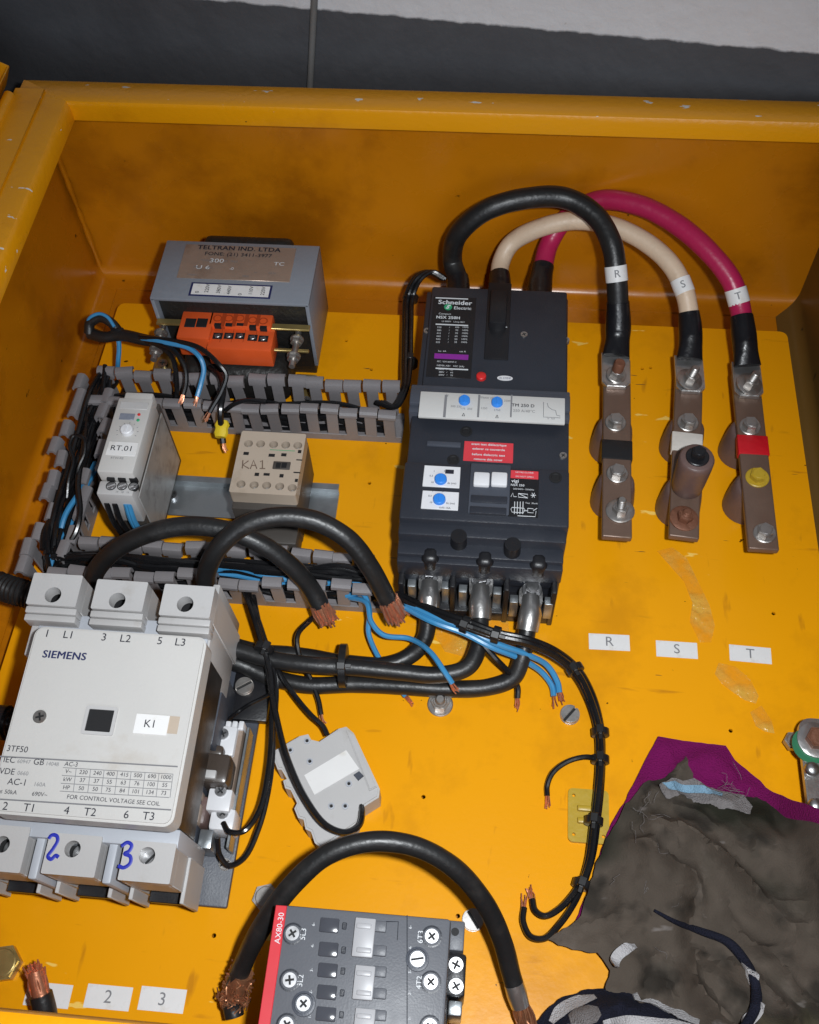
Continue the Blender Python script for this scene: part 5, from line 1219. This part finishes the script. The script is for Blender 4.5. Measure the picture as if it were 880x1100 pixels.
def band(px_pts, w_, lift, th=.0005, zf=None):
    """a narrow tape laid along the cloth"""
    path = spline(on_rag(px_pts, lift), 10); b = bmesh.new(); rows = []; n = len(path)
    zf = zf or (lambda x, y: z_rag(x, y, .03))
    for i, p in enumerate(path):
        t = (path[min(i+1,n-1)]-path[max(0,i-1)]); t.z = 0; t.normalize(); w2 = w_*(.45+.55*min(1, 4*min(i, n-1-i)/n))/2; s = V((-t.y, t.x, 0))*w2
        row = []
        for k in (1, .33, -.33, -1): q = p+s*k; row.append(V((q.x, q.y, zf(q.x, q.y)+lift)))
        rows.append([b.verts.new(q+V((0,0,th))) for q in row]+[b.verts.new(q-V((0,0,.003))) for q in row[::-1]])
    for a, c in zip(rows, rows[1:]):
        for k in range(8): b.faces.new((a[k], a[(k+1)%8], c[(k+1)%8], c[k]))
    b.faces.new(rows[0][::-1]); b.faces.new(rows[-1]); return b
b = nb(); tube(b, spline(on_rag([(703,978),(725,990),(752,1000),(782,1012),(800,1032),(811,1055),(812,1080),(800,1105)], .0036), 8), [.0008+.0018*min(1,i/25) for i in range(57)], 10, wob=.15); obj('navy_piping', b, M['navycloth'], rag)
obj('white_edging', band([(799,1026),(805,1040),(810,1058)], .0050, .0030), M['whitecloth'], rag)
obj('white_edging', band([(663,1038),(662,1029),(670,1021),(683,1016)], .0058, .0012), M['whitecloth'], rag)
obj('white_edging', band([(800,1100),(810,1090),(818,1078)], .006, .0030), M['whitecloth'], rag)
# striped navy cloth pushed under the rag at the bottom edge
st_ = thing('striped_cloth', 'navy and white striped cloth crumpled at the bottom edge below the rag', 'cloth', P(680,1090,0))
def z_str(x, y, d): return .010+.016*sm(d/.02)+folds(x, y, .7, 31)*sm(d/.012)+.6*heap(x, y)
obj('cloth_body', sheet([(556,1135,.012),(572,1104,.012),(588,1084,.014),(606,1070,.016),(632,1061,.018),(664,1059,.022),(700,1062,.026),(740,1074,.03),(772,1092,.032),(795,1135,.034)], z_str, .0024, .0008), M['navycloth'], st_)
def on_str(pts, lift=.0016):
    out = []
    poly = [(P(x,y,.02).x, P(x,y,.02).y) for x, y in ((556,1135),(572,1104),(588,1084),(606,1070),(632,1061),(664,1059),(700,1062),(740,1074),(772,1092),(795,1135))]
    for x, y in pts:
        q = P(x, y, .03)
        for _ in range(6):
            d = min((q.x-a)**2+(q.y-c)**2 for a, c in poly)**.5; q = P(x, y, z_str(q.x, q.y, d)+lift)
        out.append(q)
    return out
def z_sd(x, y):
    poly = [(P(a,c,.02).x, P(a,c,.02).y) for a, c in ((556,1135),(572,1104),(588,1084),(606,1070),(632,1061),(664,1059),(700,1062),(740,1074),(772,1092),(795,1135))]
    d = 9
    for (ax_, ay_), (bx_, by_) in zip(poly, poly[1:]):
        t = max(0, min(1, ((x-ax_)*(bx_-ax_)+(y-ay_)*(by_-ay_))/((bx_-ax_)**2+(by_-ay_)**2))); d = min(d, math.hypot(x-ax_-t*(bx_-ax_), y-ay_-t*(by_-ay_)))
    return z_str(x, y, d)+.0009
_on = on_rag
on_rag = lambda pts, lift=.002, dd=0: on_str(pts, lift)
for pts, w_ in (([(592,1098),(604,1084),(620,1075),(640,1070)], .0065), ([(684,1068),(704,1072),(728,1084),(752,1098)], .0085), ([(648,1099),(680,1096),(720,1099),(744,1102)], .0045), ([(575,1118),(600,1108),(640,1106)], .006)):
    obj('white_stripe', band(pts, w_, .0014, zf=z_sd), M['whitecloth'], st_)
obj('pale_blue_patch', band([(612,1094),(630,1090),(644,1086)], .010, .0014, zf=z_sd), M['greycloth'], st_)
on_rag = _on

film('clear tape remnant beneath the cables leaving the breaker terminals', [(470,662),(505,655),(545,656),(548,685),(530,694),(500,706),(478,700),(468,684)])
